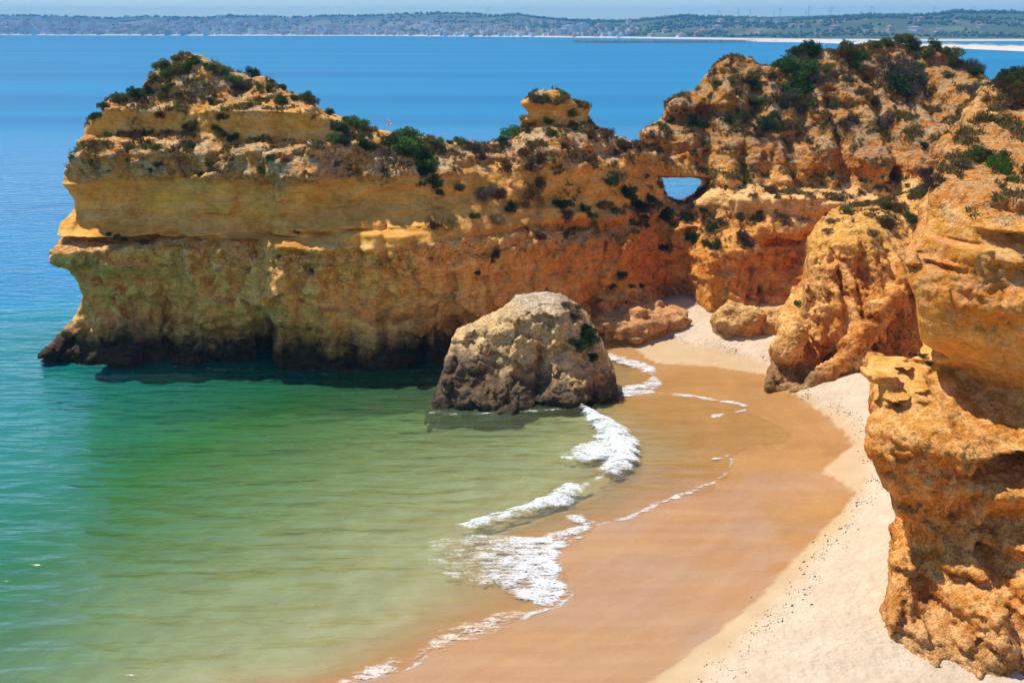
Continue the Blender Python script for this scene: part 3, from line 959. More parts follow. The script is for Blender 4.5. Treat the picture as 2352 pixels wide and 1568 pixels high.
def near_rough(V, N):
    z = V[:, 2] + 0.5 * pnoise(V, 0.4, 5)
    return np.clip(np.interp(z, [-1, 6, 8, 10, 11.8, 13, 15.5, 18, 19, 20.3, 30], [1.1, 1, .8, 1, .5, .12, .5, .8, .35, 1, 1]), 0.1, 1.2)


def near_colour(V, N, R):
    x, z = V[:, 0], V[:, 2]
    n1, n2 = fbm(V, 0.28, 3, 203), fbm(V, (1.0, 1.0, 1.5), 3, 213)
    n3, n4 = fbm(V, (1.6, 1.6, 0.2), 3, 223), fbm(V, (0.2, 0.2, 1.6), 3, 233)
    C = np.repeat((OCHRE * 0.35 + ORANGE * 0.65)[None], len(V), 0)
    C = mixc(C, YELLOW, sstep(10.0, 11.5, z + n1) * (1 - sstep(14.2, 16.2, z + 1.2 * n1)) * 0.95)
    C = mixc(C, YELLOW, sstep(17.6, 18.6, z) * (1 - sstep(20.2, 20.8, z)) * 0.6)
    C = mixc(C, ORANGE, np.clip(0.3 + 1.2 * n1 + 0.3 * n2, 0, 0.85) * (1 - sstep(10, 11.5, z)))
    C = mixc(C, ORANGE, np.clip(0.35 + 1.1 * n1 + 0.5 * n2, 0, 0.8) * sstep(14.5, 16, z) * (1 - sstep(18.4, 19.4, z)))
    C = mixc(C, RUST, np.clip(n2 + 0.8 * n1 - 0.2, 0, 0.55) * (1 - sstep(11.2, 12, z) * (1 - sstep(14, 15.5, z))))
    C = mixc(C, PALE, np.clip(n3 * 0.9 + n4 * 0.5, 0, 0.5))
    C = mixc(C, GREY * 1.05, sstep(0.0, 0.5, N[:, 2]) * np.clip(0.2 + n2, 0, 0.7) * sstep(15.5, 17, z) * R)
    C = mixc(C, PALE, sstep(0.2, 0.7, N[:, 2]) * np.clip(0.4 + n2, 0, 0.7) * (1 - sstep(14, 16, z)) * 0.8)
    C = mixc(C, SOIL * 1.1, sstep(20.4, 21.4, z) * np.clip(0.55 + n2, 0, 0.9))
    C = mixc(C, PALE * 0.9, sstep(23.6, 24.6, z) * np.clip(0.4 + n2, 0, 0.8))
    C = mixc(C, GREY, (1 - sstep(1.6, 3.6, z + n1)) * 0.35)
    return C * np.array((1.12, 0.98, 0.80), np.float32) * (1 + 0.25 * n2[:, None])


near = finish_rock("near_cliff", V, F, near_colour, near_rough, M_rock_near,
                   dict(wscale=2.4, w=0.22, f=0.15, fscale=2.6, s=0.05, strata=2.2))
tag(near, "near orange cliff with overhanging yellow bulge and eroded pillar beside dry sand", kind="structure")

# ---- the sea stack
ST_COLS = [
    (995, [(880, 90), (941, 87.9), (960, 87.6)]),
    (1050, [(768, 93.5), (800, 91.6), (850, 90), (900, 88.8), (943, 87.5), (960, 87.2)]),
    (1130, [(732, 94.5), (760, 92.6), (820, 91), (870, 90), (888, 89.2), (903, 88.2), (940, 87.5), (960, 87.2)]),
    (1180, [(698, 95), (715, 93.6), (735, 92.2), (800, 91.2), (870, 90.2), (885, 89.4), (900, 88.6), (936, 87.8), (955, 87.6)]),
    (1245, [(684, 95.5), (698, 93.4), (720, 92.2), (800, 91.6), (870, 91.2), (900, 90.2), (932, 88.8), (950, 88.6)]),
    (1300, [(688, 95.5), (715, 92.6), (800, 91.2), (860, 90.4), (925, 88.8), (950, 88.5)]),
    (1360, [(735, 95), (790, 92.5), (850, 91), (925, 89.4), (950, 89.2)]),
    (1425, [(860, 93), (905, 90.6), (925, 89.8), (950, 89.5)]),
]
ST_SIL = [(975, 975, 87.5), (992, 938, 88), (1010, 900, 89), (1018, 862, 90), (1034, 815, 91), (1045, 770, 93), (1090, 750, 93.8), (1140, 731, 94.3), (1172, 710, 94.8), (1188, 692, 95), (1240, 684, 95.3),
          (1290, 688, 95.3), (1330, 706, 95), (1352, 732, 94.8), (1380, 782, 93.8), (1396, 822, 93), (1408, 850, 92.5), (1424, 898, 90.8), (1428, 925, 90), (1440, 975, 89)]


def st_feat(D, X, Z):
    for (vx, w, a, zlo, zhi, lean) in [(1235, 0.3, 0.9, -1, 4.0, 0.1), (1175, 0.5, 0.5, 0, 3.0, 0.5), (1090, 0.6, 0.4, 1, 5, 0.6)]:
        xc = P(vx, 880, 90)[0]
        D = D + a * np.exp(-((X - xc - lean * (Z - 1)) / w) ** 2) * sstep(zlo - 0.5, zlo + 0.5, Z) * (1 - sstep(zhi - 0.5, zhi + 0.8, Z))
    return D


V, F = rock_mass((-8.5, 11.0, 84.5, 103.0, -1.2, 10.2), 0.13, ST_COLS, ST_SIL,
                 [((3, 3, 2.4), 0.2), ((1.5, 1.5, 1.2), 0.15), ((0.75, 0.75, 0.6), 0.10), ((4, 4, 0.6), 0.14), ((0.36, 0.36, 0.30), 0.11)],
                 lambda X, Z: np.full_like(X, 0.85), 33, back=2.2, edge=0.5, features=st_feat, backslope=0.3, blocks=[(2.8, 2.2, 1.1), (1.2, 1.2, 0.42), (0.5, 0.5, 0.14)])


def st_colour(V, N, R):
    x, z = V[:, 0], V[:, 2]
    n1, n2, n3 = fbm(V, 0.3, 3, 303), fbm(V, 0.9, 3, 313), fbm(V, (1.3, 1.3, 0.25), 3, 323)
    C = np.repeat((PALE * 0.75 + np.array((0.45, 0.38, 0.28)) * 0.25)[None], len(V), 0)
    C = mixc(C, ORANGE, np.clip(n1 * 1.0 - 0.05, 0, 0.45))
    C = mixc(C, PALE, np.clip(n2 * 1.2 + 0.15, 0, 0.6))
    C = mixc(C, np.array((0.56, 0.49, 0.39)), sstep(6.4, 8.0, z + 0.4 * n2) * 0.8)
    C = mixc(C, np.array((0.30, 0.20, 0.12)), sstep(6.2, 7.4, z) * sstep(3.2, 4.4, x) * np.clip(0.6 + n2, 0, 0.9))
    left = 1 - sstep(-4, 1.5, x)
    line = 1.5 + 1.6 * left
    C = mixc(C, np.array((0.10, 0.07, 0.042)), (1 - sstep(line - 0.2, line + 1.0, z + 0.7 * n1 + 0.5 * n3)) * 0.9)
    C = mixc(C, DARK, (1 - sstep(0.25, 0.8, z + 0.2 * n2)) * 0.8)
    return C * (1 + 0.25 * n2[:, None])


stack = finish_rock("sea_stack", V, F, st_colour, lambda V, N: np.clip(0.9 + 0.4 * pnoise(V, 0.5, 3), 0.3, 1.2), M_rock_near,
                    dict(wscale=2.0, w=0.26, f=0.16, fscale=2.3, s=0.05, strata=2.0))
tag(stack, "lone dark-footed sea stack with a bush on its shoulder at the water's edge", "rock")

# ------------------------------------------------------------------ beach boulders
def boulder(name, ells, res, seed, colour, label):
    cs = np.array([e[0] for e in ells])
    rs = np.array([e[1] for e in ells], float)
    lo, hi = (cs - rs).min(0) - 0.8, (cs + rs).max(0) + 0.8
    n = ((hi - lo) / res).astype(int) + 1
    ax = [lo[k] + np.arange(n[k]) * res for k in range(3)]
    f = None
    for c, r in zip(cs, rs):
        q = ((np.abs(ax[0] - c[0]) / r[0]) ** 3.2)[:, None, None] + ((np.abs(ax[1] - c[1]) / r[1]) ** 3.2)[None, :, None] + ((np.abs(ax[2] - c[2]) / r[2]) ** 3.2)[None, None, :]
        d = ((q ** (1 / 3.2) - 1) * r.min()).astype(np.float32)
        f = d if f is None else -smax(-f, -d, 0.35)
    g = np.random.default_rng(seed)
    for cell, a in [((1.6, 1.6, 1.3), 0.28), ((0.8, 0.8, 0.6), 0.2), ((0.4, 0.4, 0.35), 0.1)]:
        f += a * gridnoise(f.shape, res, cell, g)
    f[0] = f[-1] = 1
    f[:, 0] = f[:, -1] = 1
    f[:, :, 0] = f[:, :, -1] = 1
    V, F = surface_nets(f, lo, res)
    o = finish_rock(name, V, F, colour, lambda V, N: np.full(len(V), 1.0, np.float32), M_rock_near, dict(wscale=2.0, w=0.16, f=0.12, fscale=2.4, s=0.03, strata=2.0))
    return tag(o, label, "rock", "fallen boulders on the upper beach")


def boulder_colour(V, N, R):
    n1, n2 = fbm(V, 0.5, 3, 403), fbm(V, 1.3, 3, 413)
    C = np.repeat((OCHRE * 0.55 + PALE * 0.45)[None], len(V), 0)
    C = mixc(C, ORANGE, np.clip(n1 + 0.15, 0, 0.5))
    C = mixc(C, PALE, sstep(0.2, 0.8, N[:, 2]) * 0.5)
    C = mixc(C, np.array((0.25, 0.17, 0.09)), (1 - sstep(1.6, 2.8, V[:, 2] + n1)) * 0.6)
    return C * (1 + 0.25 * n2[:, None])


boulder("boulder", [(P(1692, 748, 106.5), (2.0, 1.9, 1.95)), (P(1672, 762, 105.3), (1.0, 1.0, 1.2))], 0.12, 51, boulder_colour,
        "squarish ochre boulder on the pale sand, in front of the back cliff")
boulder("boulder", [(P(1772, 750, 106.5), (2.2, 1.5, 1.5)), (P(1814, 740, 106), (1.6, 1.4, 1.6)), (P(1745, 765, 106), (0.7, 0.8, 0.7))], 0.12, 52, boulder_colour,
        "low lumpy ochre boulder wedged between the squarish boulder and the orange spur")

# ------------------------------------------------------------------ beach and sea bed
SHORE = [(1300, 790), (1380, 786), (1400, 815), (1470, 833), (1506, 860), (1516, 884), (1484, 899), (1440, 906), (1520, 902), (1600, 911), (1690, 922), (1718, 932), (1690, 946), (1650, 960), (1700, 1010),
         (1682, 1048), (1678, 1080), (1640, 1110), (1560, 1140), (1500, 1162), (1440, 1190), (1372, 1200), (1366, 1216), (1292, 1262), (1281, 1292), (1306, 1340), (1310, 1366),
         (1262, 1396), (1205, 1414), (1180, 1430), (1100, 1452), (1000, 1477), (968, 1520), (900, 1546), (780, 1570), (640, 1605), (480, 1660)]
WETLINE = [(1372, 780), (1462, 800), (1510, 834), (1640, 841), (1762, 860), (1800, 895), (1870, 935), (1935, 985), (1960, 1020), (1930, 1045), (1885, 1086), (1935, 1105), (1966, 1132), (1938, 1172),
           (1880, 1230), (1820, 1290), (1750, 1370), (1650, 1450), (1550, 1530), (1478, 1572), (1330, 1660)]
DRYLINE = [(1395, 772), (1480, 765), (1600, 790), (1700, 812), (1772, 832), (1850, 900), (1930, 940), (1990, 985), (2012, 1040), (2000, 1110), (1962, 1185), (1900, 1255), (1852, 1325), (1772, 1425), (1682, 1505),
           (1616, 1572), (1500, 1660)]
shore_w = [G(x, y, 0.0) for x, y in SHORE]
wet_w = [G(x, y, 0.42) for x, y in WETLINE]
dry_w = [G(x, y, 0.85) for x, y in DRYLINE]
BACK = [(1540, 692, 2.2), (1620, 700, 2.1), (1700, 690, 2.4), (1790, 712, 2.3), (1830, 690, 2.6), (1760, 795, 1.5), (1650, 775, 1.5), (1560, 748, 1.4), (1480, 758, 1.0), (1900, 900, 1.3), (2000, 895, 2.0), (2015, 960, 1.9),
        (2040, 1060, 1.9), (2060, 1150, 1.7), (2050, 1250, 1.6), (1970, 1330, 1.5), (2040, 1485, 1.2), (1900, 1560, 1.3), (2200, 1545, 1.0), (2352, 1585, 0.9), (2500, 1600, 1.0), (2200, 1640, 1.2), (1750, 1590, 1.3), (2200, 1000, 3), (2500, 1300, 3),
        (2300, 800, 4), (1900, 640, 3.5), (2300, 600, 5), (1600, 640, 3)]
SEA = [(1400, 890, -.35), (1350, 960, -.5), (1400, 1020, -.45), (1480, 960, -.16), (1560, 1000, -.14), (1600, 1060, -.10), (1500, 1080, -.2), (1420, 1140, -.22), (1340, 1130, -.4), (1250, 1170, -.4), (1080, 1220, -.42), (1150, 1280, -.28),
       (1050, 1350, -.40), (900, 1440, -.42), (700, 1540, -.45), (1200, 1080, -1.0), (1000, 1180, -1.0), (800, 1300, -1.0), (500, 1480, -1.05), (200, 1560, -1.6), (1200, 980, -1.5), (900, 1050, -1.7), (600, 1250, -1.7), (300, 1400, -1.7),
       (0, 1500, -2.4), (-300, 1600, -3.2), (900, 900, -2.6), (600, 1000, -2.7), (300, 1150, -2.8), (0, 1250, -3.5), (-300, 1350, -4.2), (600, 850, -3.4), (200, 850, -3.8), (0, 950, -4.4), (-300, 1100, -4.6), (0, 780, -6), (-300, 850, -6),
       (400, 700, -6), (900, 720, -5), (1250, 760, -1.2), (1300, 700, -3), (1350, 830, -.5)]
SEA = [(a, b, c * (0.72 if -2.0 < c < -0.6 else 1.0)) for a, b, c in SEA]
ctrl = [(p[0], p[1], 0.0) for p in shore_w] + [(p[0], p[1], 0.42) for p in wet_w] + [(p[0], p[1], 0.85) for p in dry_w] + [G(x, y, z) for x, y, z in BACK] + [G(x, y, z) for x, y, z in SEA]
ctrl += [(-90, 20, -2.0), (-90, 150, -8), (90, 150, 6), (60, 30, 4), (20, 20, 1.6), (0, 150, -6), (-40, 30, -0.6), (-10, 25, 0.6)]
ctrl = np.array(ctrl)
A_ = np.sqrt(((ctrl[:, None, :2] - ctrl[None, :, :2]) ** 2).sum(-1))
nC = len(ctrl)
Mx = np.zeros((nC + 3, nC + 3))
Mx[:nC, :nC] = -A_ - 0.02 * np.eye(nC)
Mx[:nC, nC] = 1
Mx[:nC, nC + 1:] = ctrl[:, :2]
Mx[nC:, :nC] = Mx[:nC, nC:].T
rw = np.linalg.solve(Mx, np.concatenate([ctrl[:, 2], np.zeros(3)]))


def beach_z(x, y):
    x, y = np.asarray(x, float).ravel(), np.asarray(y, float).ravel()
    r = rw[nC] + rw[nC + 1] * x + rw[nC + 2] * y
    for i in range(nC):
        r = r - rw[i] * np.sqrt((x - ctrl[i, 0]) ** 2 + (y - ctrl[i, 1]) ** 2)
    return r


bx = np.arange(-85, 70.1, 0.33)
by = np.arange(26, 140.1, 0.33)
BX, BY = np.meshgrid(bx, by, indexing='ij')
BZ = beach_z(BX, BY).reshape(BX.shape)
W_poly = [p[:2] for p in wet_w] + [(90, 20), (90, 150), (20, 150)]
D_poly = [p[:2] for p in dry_w] + [(90, 20), (90, 150), (20, 150)]
pp = np.stack([BX.ravel(), BY.ravel(), 0 * BX.ravel()], 1)
edge_n = (0.25 * fbm(pp, 0.9, 3, 600)).reshape(BX.shape)
wet_s = poly_sdf(BX, BY, W_poly) + 0.6 * edge_n
dry_s = poly_sdf(BX, BY, D_poly) + 2.2 * edge_n
wetness = 1 - sstep(-0.10, 0.12, wet_s)
dryness = sstep(-0.9, 0.5, dry_s)
BZ = BZ + np.where(dryness > 0, dryness * (0.05 * fbm(pp, 0.5, 3, 610) + 0.05 * pnoise(pp, 1.6, 611)).reshape(BX.shape), 0)
Ns = NT("beach_sand")
p = Ns.pos()
wet = Ns.attr("wet").outputs["Fac"]
dry = Ns.attr("dry").outputs["Fac"]
n1 = Ns.noise(p, 0.6, 5)
n2 = Ns.noise(p, 8.0, 4)
n3 = Ns.noise(Ns.mapping(p, (0.25, 1.4, 1.0)), 0.5, 4)
cdry = Ns.ramp(n1, [(0.3, (0.56, 0.43, 0.295)), (0.7, (0.665, 0.525, 0.37))])
cdamp = Ns.ramp(n1, [(0.3, (0.52, 0.36, 0.20)), (0.7, (0.58, 0.41, 0.235))])
sdv = Ns.n("ShaderNodeCombineXYZ")
Ns.l(Ns.math('MULTIPLY', Ns.attr('sd').outputs['Fac'], 1.5), sdv.inputs[0])
sep = Ns.n("ShaderNodeSeparateXYZ")
Ns.l(p, sep.inputs[0])
Ns.l(Ns.math('MULTIPLY', sep.outputs[1], 0.16), sdv.inputs[1])
n3b = Ns.noise(sdv.outputs[0], 0.8, 5, 0.6)
n3 = Ns.math('ADD', Ns.math('MULTIPLY', n3, 0.62), Ns.math('MULTIPLY', n3b, 0.38))
cwet = Ns.ramp(n3, [(0.36, (0.46, 0.225, 0.068)), (0.64, (0.54, 0.295, 0.105))])
c = Ns.mix(dry, cdamp, cdry)
pp_ = Ns.n("ShaderNodeMath", operation='PINGPONG')
Ns.l(Ns.math('ADD', Ns.attr('sd').outputs['Fac'], Ns.math('MULTIPLY', n1, 5.0)), pp_.inputs[0])
pp_.inputs[1].default_value = 1.6
sw = Ns.ramp(pp_.outputs[0], [(0.0, (1.12, 1.13, 1.16)), (0.05, (1.0, 1.0, 1.0)), (0.9, (0.97, 0.965, 0.95))])
cwet = Ns.mix(1.0, cwet, sw, 'MULTIPLY')
c = Ns.mix(wet, c, cwet)
c = Ns.mix(Ns.attr('under').outputs['Fac'], c, Ns.ramp(n1, [(0.35, (0.50, 0.37, 0.19)), (0.65, (0.62, 0.49, 0.28))]))
c = Ns.mix(1.0, c, Ns.ramp(n2, [(0.2, (0.93, 0.93, 0.93)), (0.8, (1.06, 1.06, 1.06))]), 'MULTIPLY')
b = Ns.n("ShaderNodeBsdfPrincipled")
Ns.l(c, b.inputs["Base Color"])
gl = Ns.ramp(n3, [(0.42, (0.34,) * 3), (0.58, (0.12,) * 3)])
rgh = Ns.mix(wet, (0.95, 0.95, 0.95, 1), gl)
Ns.l(rgh, b.inputs["Roughness"])
Ns.l(Ns.math('ADD', Ns.math('MULTIPLY', wet, 0.5), 0.08), b.inputs["Specular IOR Level"])
vo = Ns.n("ShaderNodeTexVoronoi", i_Scale=1.9)
vo.feature = 'SMOOTH_F1'
Ns.l(p, vo.inputs["Vector"])
vo2 = Ns.noise(p, 2.6, 4, 0.55)
h = Ns.math('ADD', Ns.math('MULTIPLY', vo.outputs["Distance"], 0.6), Ns.math('MULTIPLY', vo2, 0.9))
h = Ns.math('MULTIPLY', h, Ns.math('ADD', Ns.math('MULTIPLY', dry, 0.85), 0.06))
b.inputs["Coat Roughness"].default_value = 0.06
b.inputs["Coat IOR"].default_value = 1.4
Ns.l(Ns.math('MULTIPLY', wet, Ns.ramp(Ns.noise(Ns.mapping(p, (0.08, 0.14, 1)), 1.0, 4, 0.6), [(0.42, (0.1,) * 3), (0.58, (1.0,) * 3)])), b.inputs["Coat Weight"])
bm_ = Ns.n("ShaderNodeBump", i_Distance=0.30, i_Strength=0.7)
Ns.l(h, bm_.inputs["Height"])
Ns.l(bm_.outputs[0], b.inputs["Normal"])
Ns.l(b.outputs[0], Ns.out.inputs[0])
me = mesh_np("beach", np.stack([BX, BY, BZ], -1).reshape(-1, 3), grid_faces(len(bx), len(by)), True, {"wet": wetness.ravel(), "dry": dryness.ravel(), "sd": wet_s.ravel(), "under": sstep(0.1, 0.6, -BZ).ravel()})
tag(link("beach", me, Ns.m), "curved sandy beach, wet orange by the water and pale dry behind", kind="structure")

# ------------------------------------------------------------------ sea
def stretch(lo, hi, step, far, sgn):
    v, s, o = (hi if sgn > 0 else lo), step, []
    while abs(v) < far:
        s *= 1.12
        v += sgn * s
        o.append(v)
    return o


sx = np.array(stretch(-62, 30, 0.3, 9000, -1)[::-1] + list(np.arange(-62, 30.01, 0.3)) + stretch(-62, 30, 0.3, 9000, 1))
sy = np.array([10, 16, 20] + list(np.arange(23, 128.01, 0.3)) + stretch(0, 128, 0.3, 15000, 1))
SX, SY = np.meshgrid(sx, sy, indexing='ij')
inside = (SX > -84) & (SX < 69) & (SY > 24) & (SY < 139)
SZb = np.full(SX.shape, -9.0)
SZb[inside] = beach_z(SX[inside], SY[inside])
fadeb = sstep(0, 25, np.minimum(np.minimum(SX + 84, 139 - SY), 200))
SZb = np.where(inside, SZb * fadeb - 9.0 * (1 - fadeb), SZb)
depth = np.clip(-SZb, 0, 9)
sp = np.stack([SX.ravel(), SY.ravel(), 0 * SX.ravel()], 1)
nearw = ((SX > -64) & (SX < 32) & (SY < 130)).ravel()
wz = np.zeros(len(sp), np.float32)
amp_w = sstep(0.05, 1.2, depth.ravel()[nearw])


def wave_h(x, y):
    d = line_dist(x, y, wave_w)
    t = 1 - sstep(16.0, 24.0, np.sqrt((x - wave_w[3][0]) ** 2 + (y - wave_w[3][1]) ** 2))
    return 0.30 * np.exp(-(d / 0.7) ** 2) * t


def ripple_h(x, y):
    q = np.stack([x.ravel(), y.ravel(), 0 * x.ravel()], 1)
    return (0.08 * pnoise(q, (0.10, 0.28, 1), 700) + 0.06 * pnoise(q, (0.22, 0.6, 1), 707)).reshape(x.shape)


WAVE = [(1320, 930), (1352, 945), (1395, 975), (1440, 1020), (1440, 1060), (1400, 1090), (1330, 1120), (1240, 1160), (1150, 1190), (1060, 1212), (980, 1260), (900, 1330)]
wave_w = [G(x, y, 0.1) for x, y in WAVE]
wz[nearw] = amp_w * ripple_h(SX.ravel()[nearw], SY.ravel()[nearw])
wz += (wave_h(SX, SY).ravel() * sstep(0.05, 0.3, depth.ravel())).astype(np.float32)
Nw = NT("sea_water")
p = Nw.pos()
dep = Nw.attr("depth").outputs["Fac"]
far = Nw.attr("far").outputs["Fac"]
# water colour by depth, shallows bluer in place of sky reflection; shallow water is clear
tr = Nw.n("ShaderNodeBsdfTransparent")
ta = Nw.n("ShaderNodeCombineXYZ")
for k, e in enumerate((0.30, 0.06, 0.22)):
    Nw.l(Nw.math('POWER', math.e, Nw.math('MULTIPLY', dep, -e)), ta.inputs[k])
Nw.l(ta.outputs[0], tr.inputs[0])
body = Nw.ramp(Nw.math('DIVIDE', dep, 9.0, True), [(0.0, (0.24, 0.21, 0.09)), (0.14, (0.14, 0.215, 0.105)), (0.28, (0.03, 0.175, 0.055)), (0.38, (0.014, 0.20, 0.14)), (0.52, (0.006, 0.23, 0.29)), (1.0, (0.002, 0.165, 0.335))])
streak = Nw.noise(Nw.mapping(p, (0.0012, 0.011, 1)), 1.0, 4, 0.55)
body = Nw.mix(1.0, body, Nw.ramp(streak, [(0.36, (0.78, 0.84, 0.90)), (0.64, (1.4, 1.24, 1.12))]), 'MULTIPLY')
df = Nw.n("ShaderNodeBsdfDiffuse")
Nw.l(body, df.inputs[0])
op = Nw.math('SUBTRACT', 1.0, Nw.math('POWER', math.e, Nw.math('MULTIPLY', dep, -0.28)))
op = Nw.math('MAXIMUM', op, Nw.math('MULTIPLY', Nw.math('SUBTRACT', dep, 5.0), 1.0), True)
m1 = Nw.n("ShaderNodeMixShader")
Nw.l(op, m1.inputs[0])
Nw.l(tr.outputs[0], m1.inputs[1])
Nw.l(df.outputs[0], m1.inputs[2])
w1 = Nw.noise(Nw.mapping(p, (0.26, 0.80, 1)), 1.0, 2, 0.4)
w2 = Nw.noise(Nw.mapping(p, (0.9, 2.4, 1)), 1.0, 4, 0.55)
w3 = Nw.noise(Nw.mapping(p, (0.05, 0.16, 1)), 1.0, 4, 0.5)
hh = Nw.math('ADD', Nw.math('MULTIPLY', w1, 0.62), Nw.math('MULTIPLY', w2, 0.035))
hh = Nw.math('ADD', hh, Nw.math('MULTIPLY', w3, 0.9))
shal = Nw.math('MULTIPLY', dep, 1.4, True)
bmp = Nw.n("ShaderNodeBump", i_Distance=1.0)
Nw.l(hh, bmp.inputs["Height"])
Nw.l(Nw.math('ADD', Nw.math('MULTIPLY', shal, 0.5), 0.10), bmp.inputs["Strength"])
gls = Nw.n("ShaderNodeBsdfGlossy")
gls.inputs["Color"].default_value = (0.92, 0.96, 1, 1)
Nw.l(Nw.math('ADD', Nw.math('MULTIPLY', far, 0.18), 0.11), gls.inputs["Roughness"])
Nw.l(bmp.outputs[0], gls.inputs["Normal"])
fr = Nw.n("ShaderNodeFresnel", i_IOR=1.42)
Nw.l(bmp.outputs[0], fr.inputs["Normal"])
m2 = Nw.n("ShaderNodeMixShader")
# rough open sea shows less of the low sky than a flat mirror would
ff = Nw.math('MINIMUM', fr.outputs[0], Nw.math('SUBTRACT', 1.0, Nw.math('MULTIPLY', far, 0.84)))
Nw.l(ff, m2.inputs[0])
Nw.l(m1.outputs[0], m2.inputs[1])
Nw.l(gls.outputs[0], m2.inputs[2])
Nw.l(m2.outputs[0], Nw.out.inputs[0])
dist0 = np.sqrt(SX ** 2 + SY ** 2)
me = mesh_np("sea", np.stack([SX.ravel(), SY.ravel(), wz], 1), grid_faces(len(sx), len(sy)), True,
             {"depth": depth.ravel(), "far": sstep(90, 420, dist0).ravel()})
tag(link("sea", me, Nw.m), "calm sea, green in the cove and deep blue towards the far coast", kind="structure")


def sea_z(x, y):
    return 0.0


# ------------------------------------------------------------------ foam
Nf = NT("sea_foam")
p = Nf.pos()
fc = Nf.ramp(Nf.noise(p, 7.0, 4), [(0.3, (0.66, 0.70, 0.71)), (0.62, (0.80, 0.83, 0.84))])
fs = Nf.mix(Nf.attr("sandy").outputs["Fac"], fc, (0.72, 0.56, 0.40, 1))
d = Nf.n("ShaderNodeBsdfDiffuse")
Nf.l(fs, d.inputs[0])
bmp = Nf.n("ShaderNodeBump", i_Distance=0.05, i_Strength=0.3)
Nf.l(Nf.noise(p, 9.0, 4, 0.6), bmp.inputs["Height"])
Nf.l(bmp.outputs[0], d.inputs["Normal"])
tf_ = Nf.n("ShaderNodeBsdfTransparent")
# bubbles thin out into lace: cover attribute broken up by fine noise and a bubble web
fn = Nf.noise(Nf.mapping(p, (0.45, 1.5, 1.0)), 1.9, 5, 0.6)
wb = Nf.n("ShaderNodeTexVoronoi", i_Scale=3.4)
wb.feature = 'DISTANCE_TO_EDGE'
wv = Nf.n("ShaderNodeVectorMath", operation='ADD')
nv = Nf.n("ShaderNodeTexNoise", i_Scale=2.0, i_Detail=3.0)
Nf.l(p, nv.inputs["Vector"])
Nf.l(p, wv.inputs[0])
Nf.l(nv.outputs["Color"], wv.inputs[1])
Nf.l(Nf.mapping(wv.outputs[0], (0.7, 1.2, 1.0)), wb.inputs["Vector"])
web_ = Nf.math('SUBTRACT', 0.12, Nf.math('MULTIPLY', wb.outputs["Distance"], 1.6))
a_ = Nf.math('ADD', Nf.attr("cover").outputs["Fac"], Nf.math('MULTIPLY', Nf.math('SUBTRACT', fn, 0.5), 2.5))
a_ = Nf.math('ADD', a_, web_)
a_ = Nf.math('MULTIPLY', Nf.math('ADD', a_, -0.20), 1.1, True)
mx = Nf.n("ShaderNodeMixShader")
Nf.l(a_, mx.inputs[0])
Nf.l(tf_.outputs[0], mx.inputs[1])
Nf.l(d.outputs[0], mx.inputs[2])
Nf.l(mx.outputs[0], Nf.out.inputs[0])


def foam(name, poly, seed, height, cover, res=0.09, sandy=0.0, soft=0.8, fade=None, reach=4.0, label=None):
    W = np.array([G(x, y, 0.06)[:2] for x, y in poly])
    lo, hi = W.min(0) - 0.8, W.max(0) + 0.8
    gx = np.arange(lo[0], hi[0], res)
    gy = np.arange(lo[1], hi[1], res)
    X, Y = np.meshgrid(gx, gy, indexing='ij')
    S = poly_sdf(X, Y, W)
    q = np.stack([X.ravel(), Y.ravel(), np.full(X.size, seed * 3.7)], 1)
    n1 = fbm(q, (0.7, 1.0, 1), 3, seed, 0.55).reshape(X.shape)
    n2 = fbm(q, (2.4, 3.0, 1), 2, seed + 5, 0.6).reshape(X.shape)
    m = cover * np.clip((S + 0.3 * n1 + 0.12) / soft, -0.5, 1.0) + 0.35 * n1 * (S > 0)
    if fade is not None:                      # denser towards the leading edge
        L = line_dist(X, Y, [G(x, y, 0.06) for x, y in fade])
        m = m - 0.72 * sstep(0.15 * reach, reach, L)
    m = np.where(S < -0.35, -1.0, m)
    b0 = beach_z(X, Y).reshape(X.shape)
    bz = np.maximum(b0, 0.0)
    Z = bz + wave_h(X, Y) * sstep(0.05, 0.3, -b0) + ripple_h(X, Y) * sstep(0.05, 1.2, -b0) + 0.03 + 0.4 * height * np.clip(m, 0, 1) * (0.5 + np.abs(n2) + 0.4 * n1)
    Fq = grid_faces(len(gx), len(gy))
    Fq = Fq[(m.ravel()[Fq] > -0.75).all(1)]
    used = np.unique(Fq)
    mp = np.full(X.size, -1)
    mp[used] = np.arange(len(used))
    Vv = np.stack([X.ravel(), Y.ravel(), Z.ravel()], 1)[used]
    sd = np.clip(sandy + 1.2 * sandy * n1.ravel()[used], 0, 1) if sandy else np.zeros(len(used))
    me = mesh_np(name, Vv, mp[Fq], True, {"sandy": sd, "cover": m.ravel()[used]})
    return tag(link(name, me, Nf.m), label, kind="stuff")


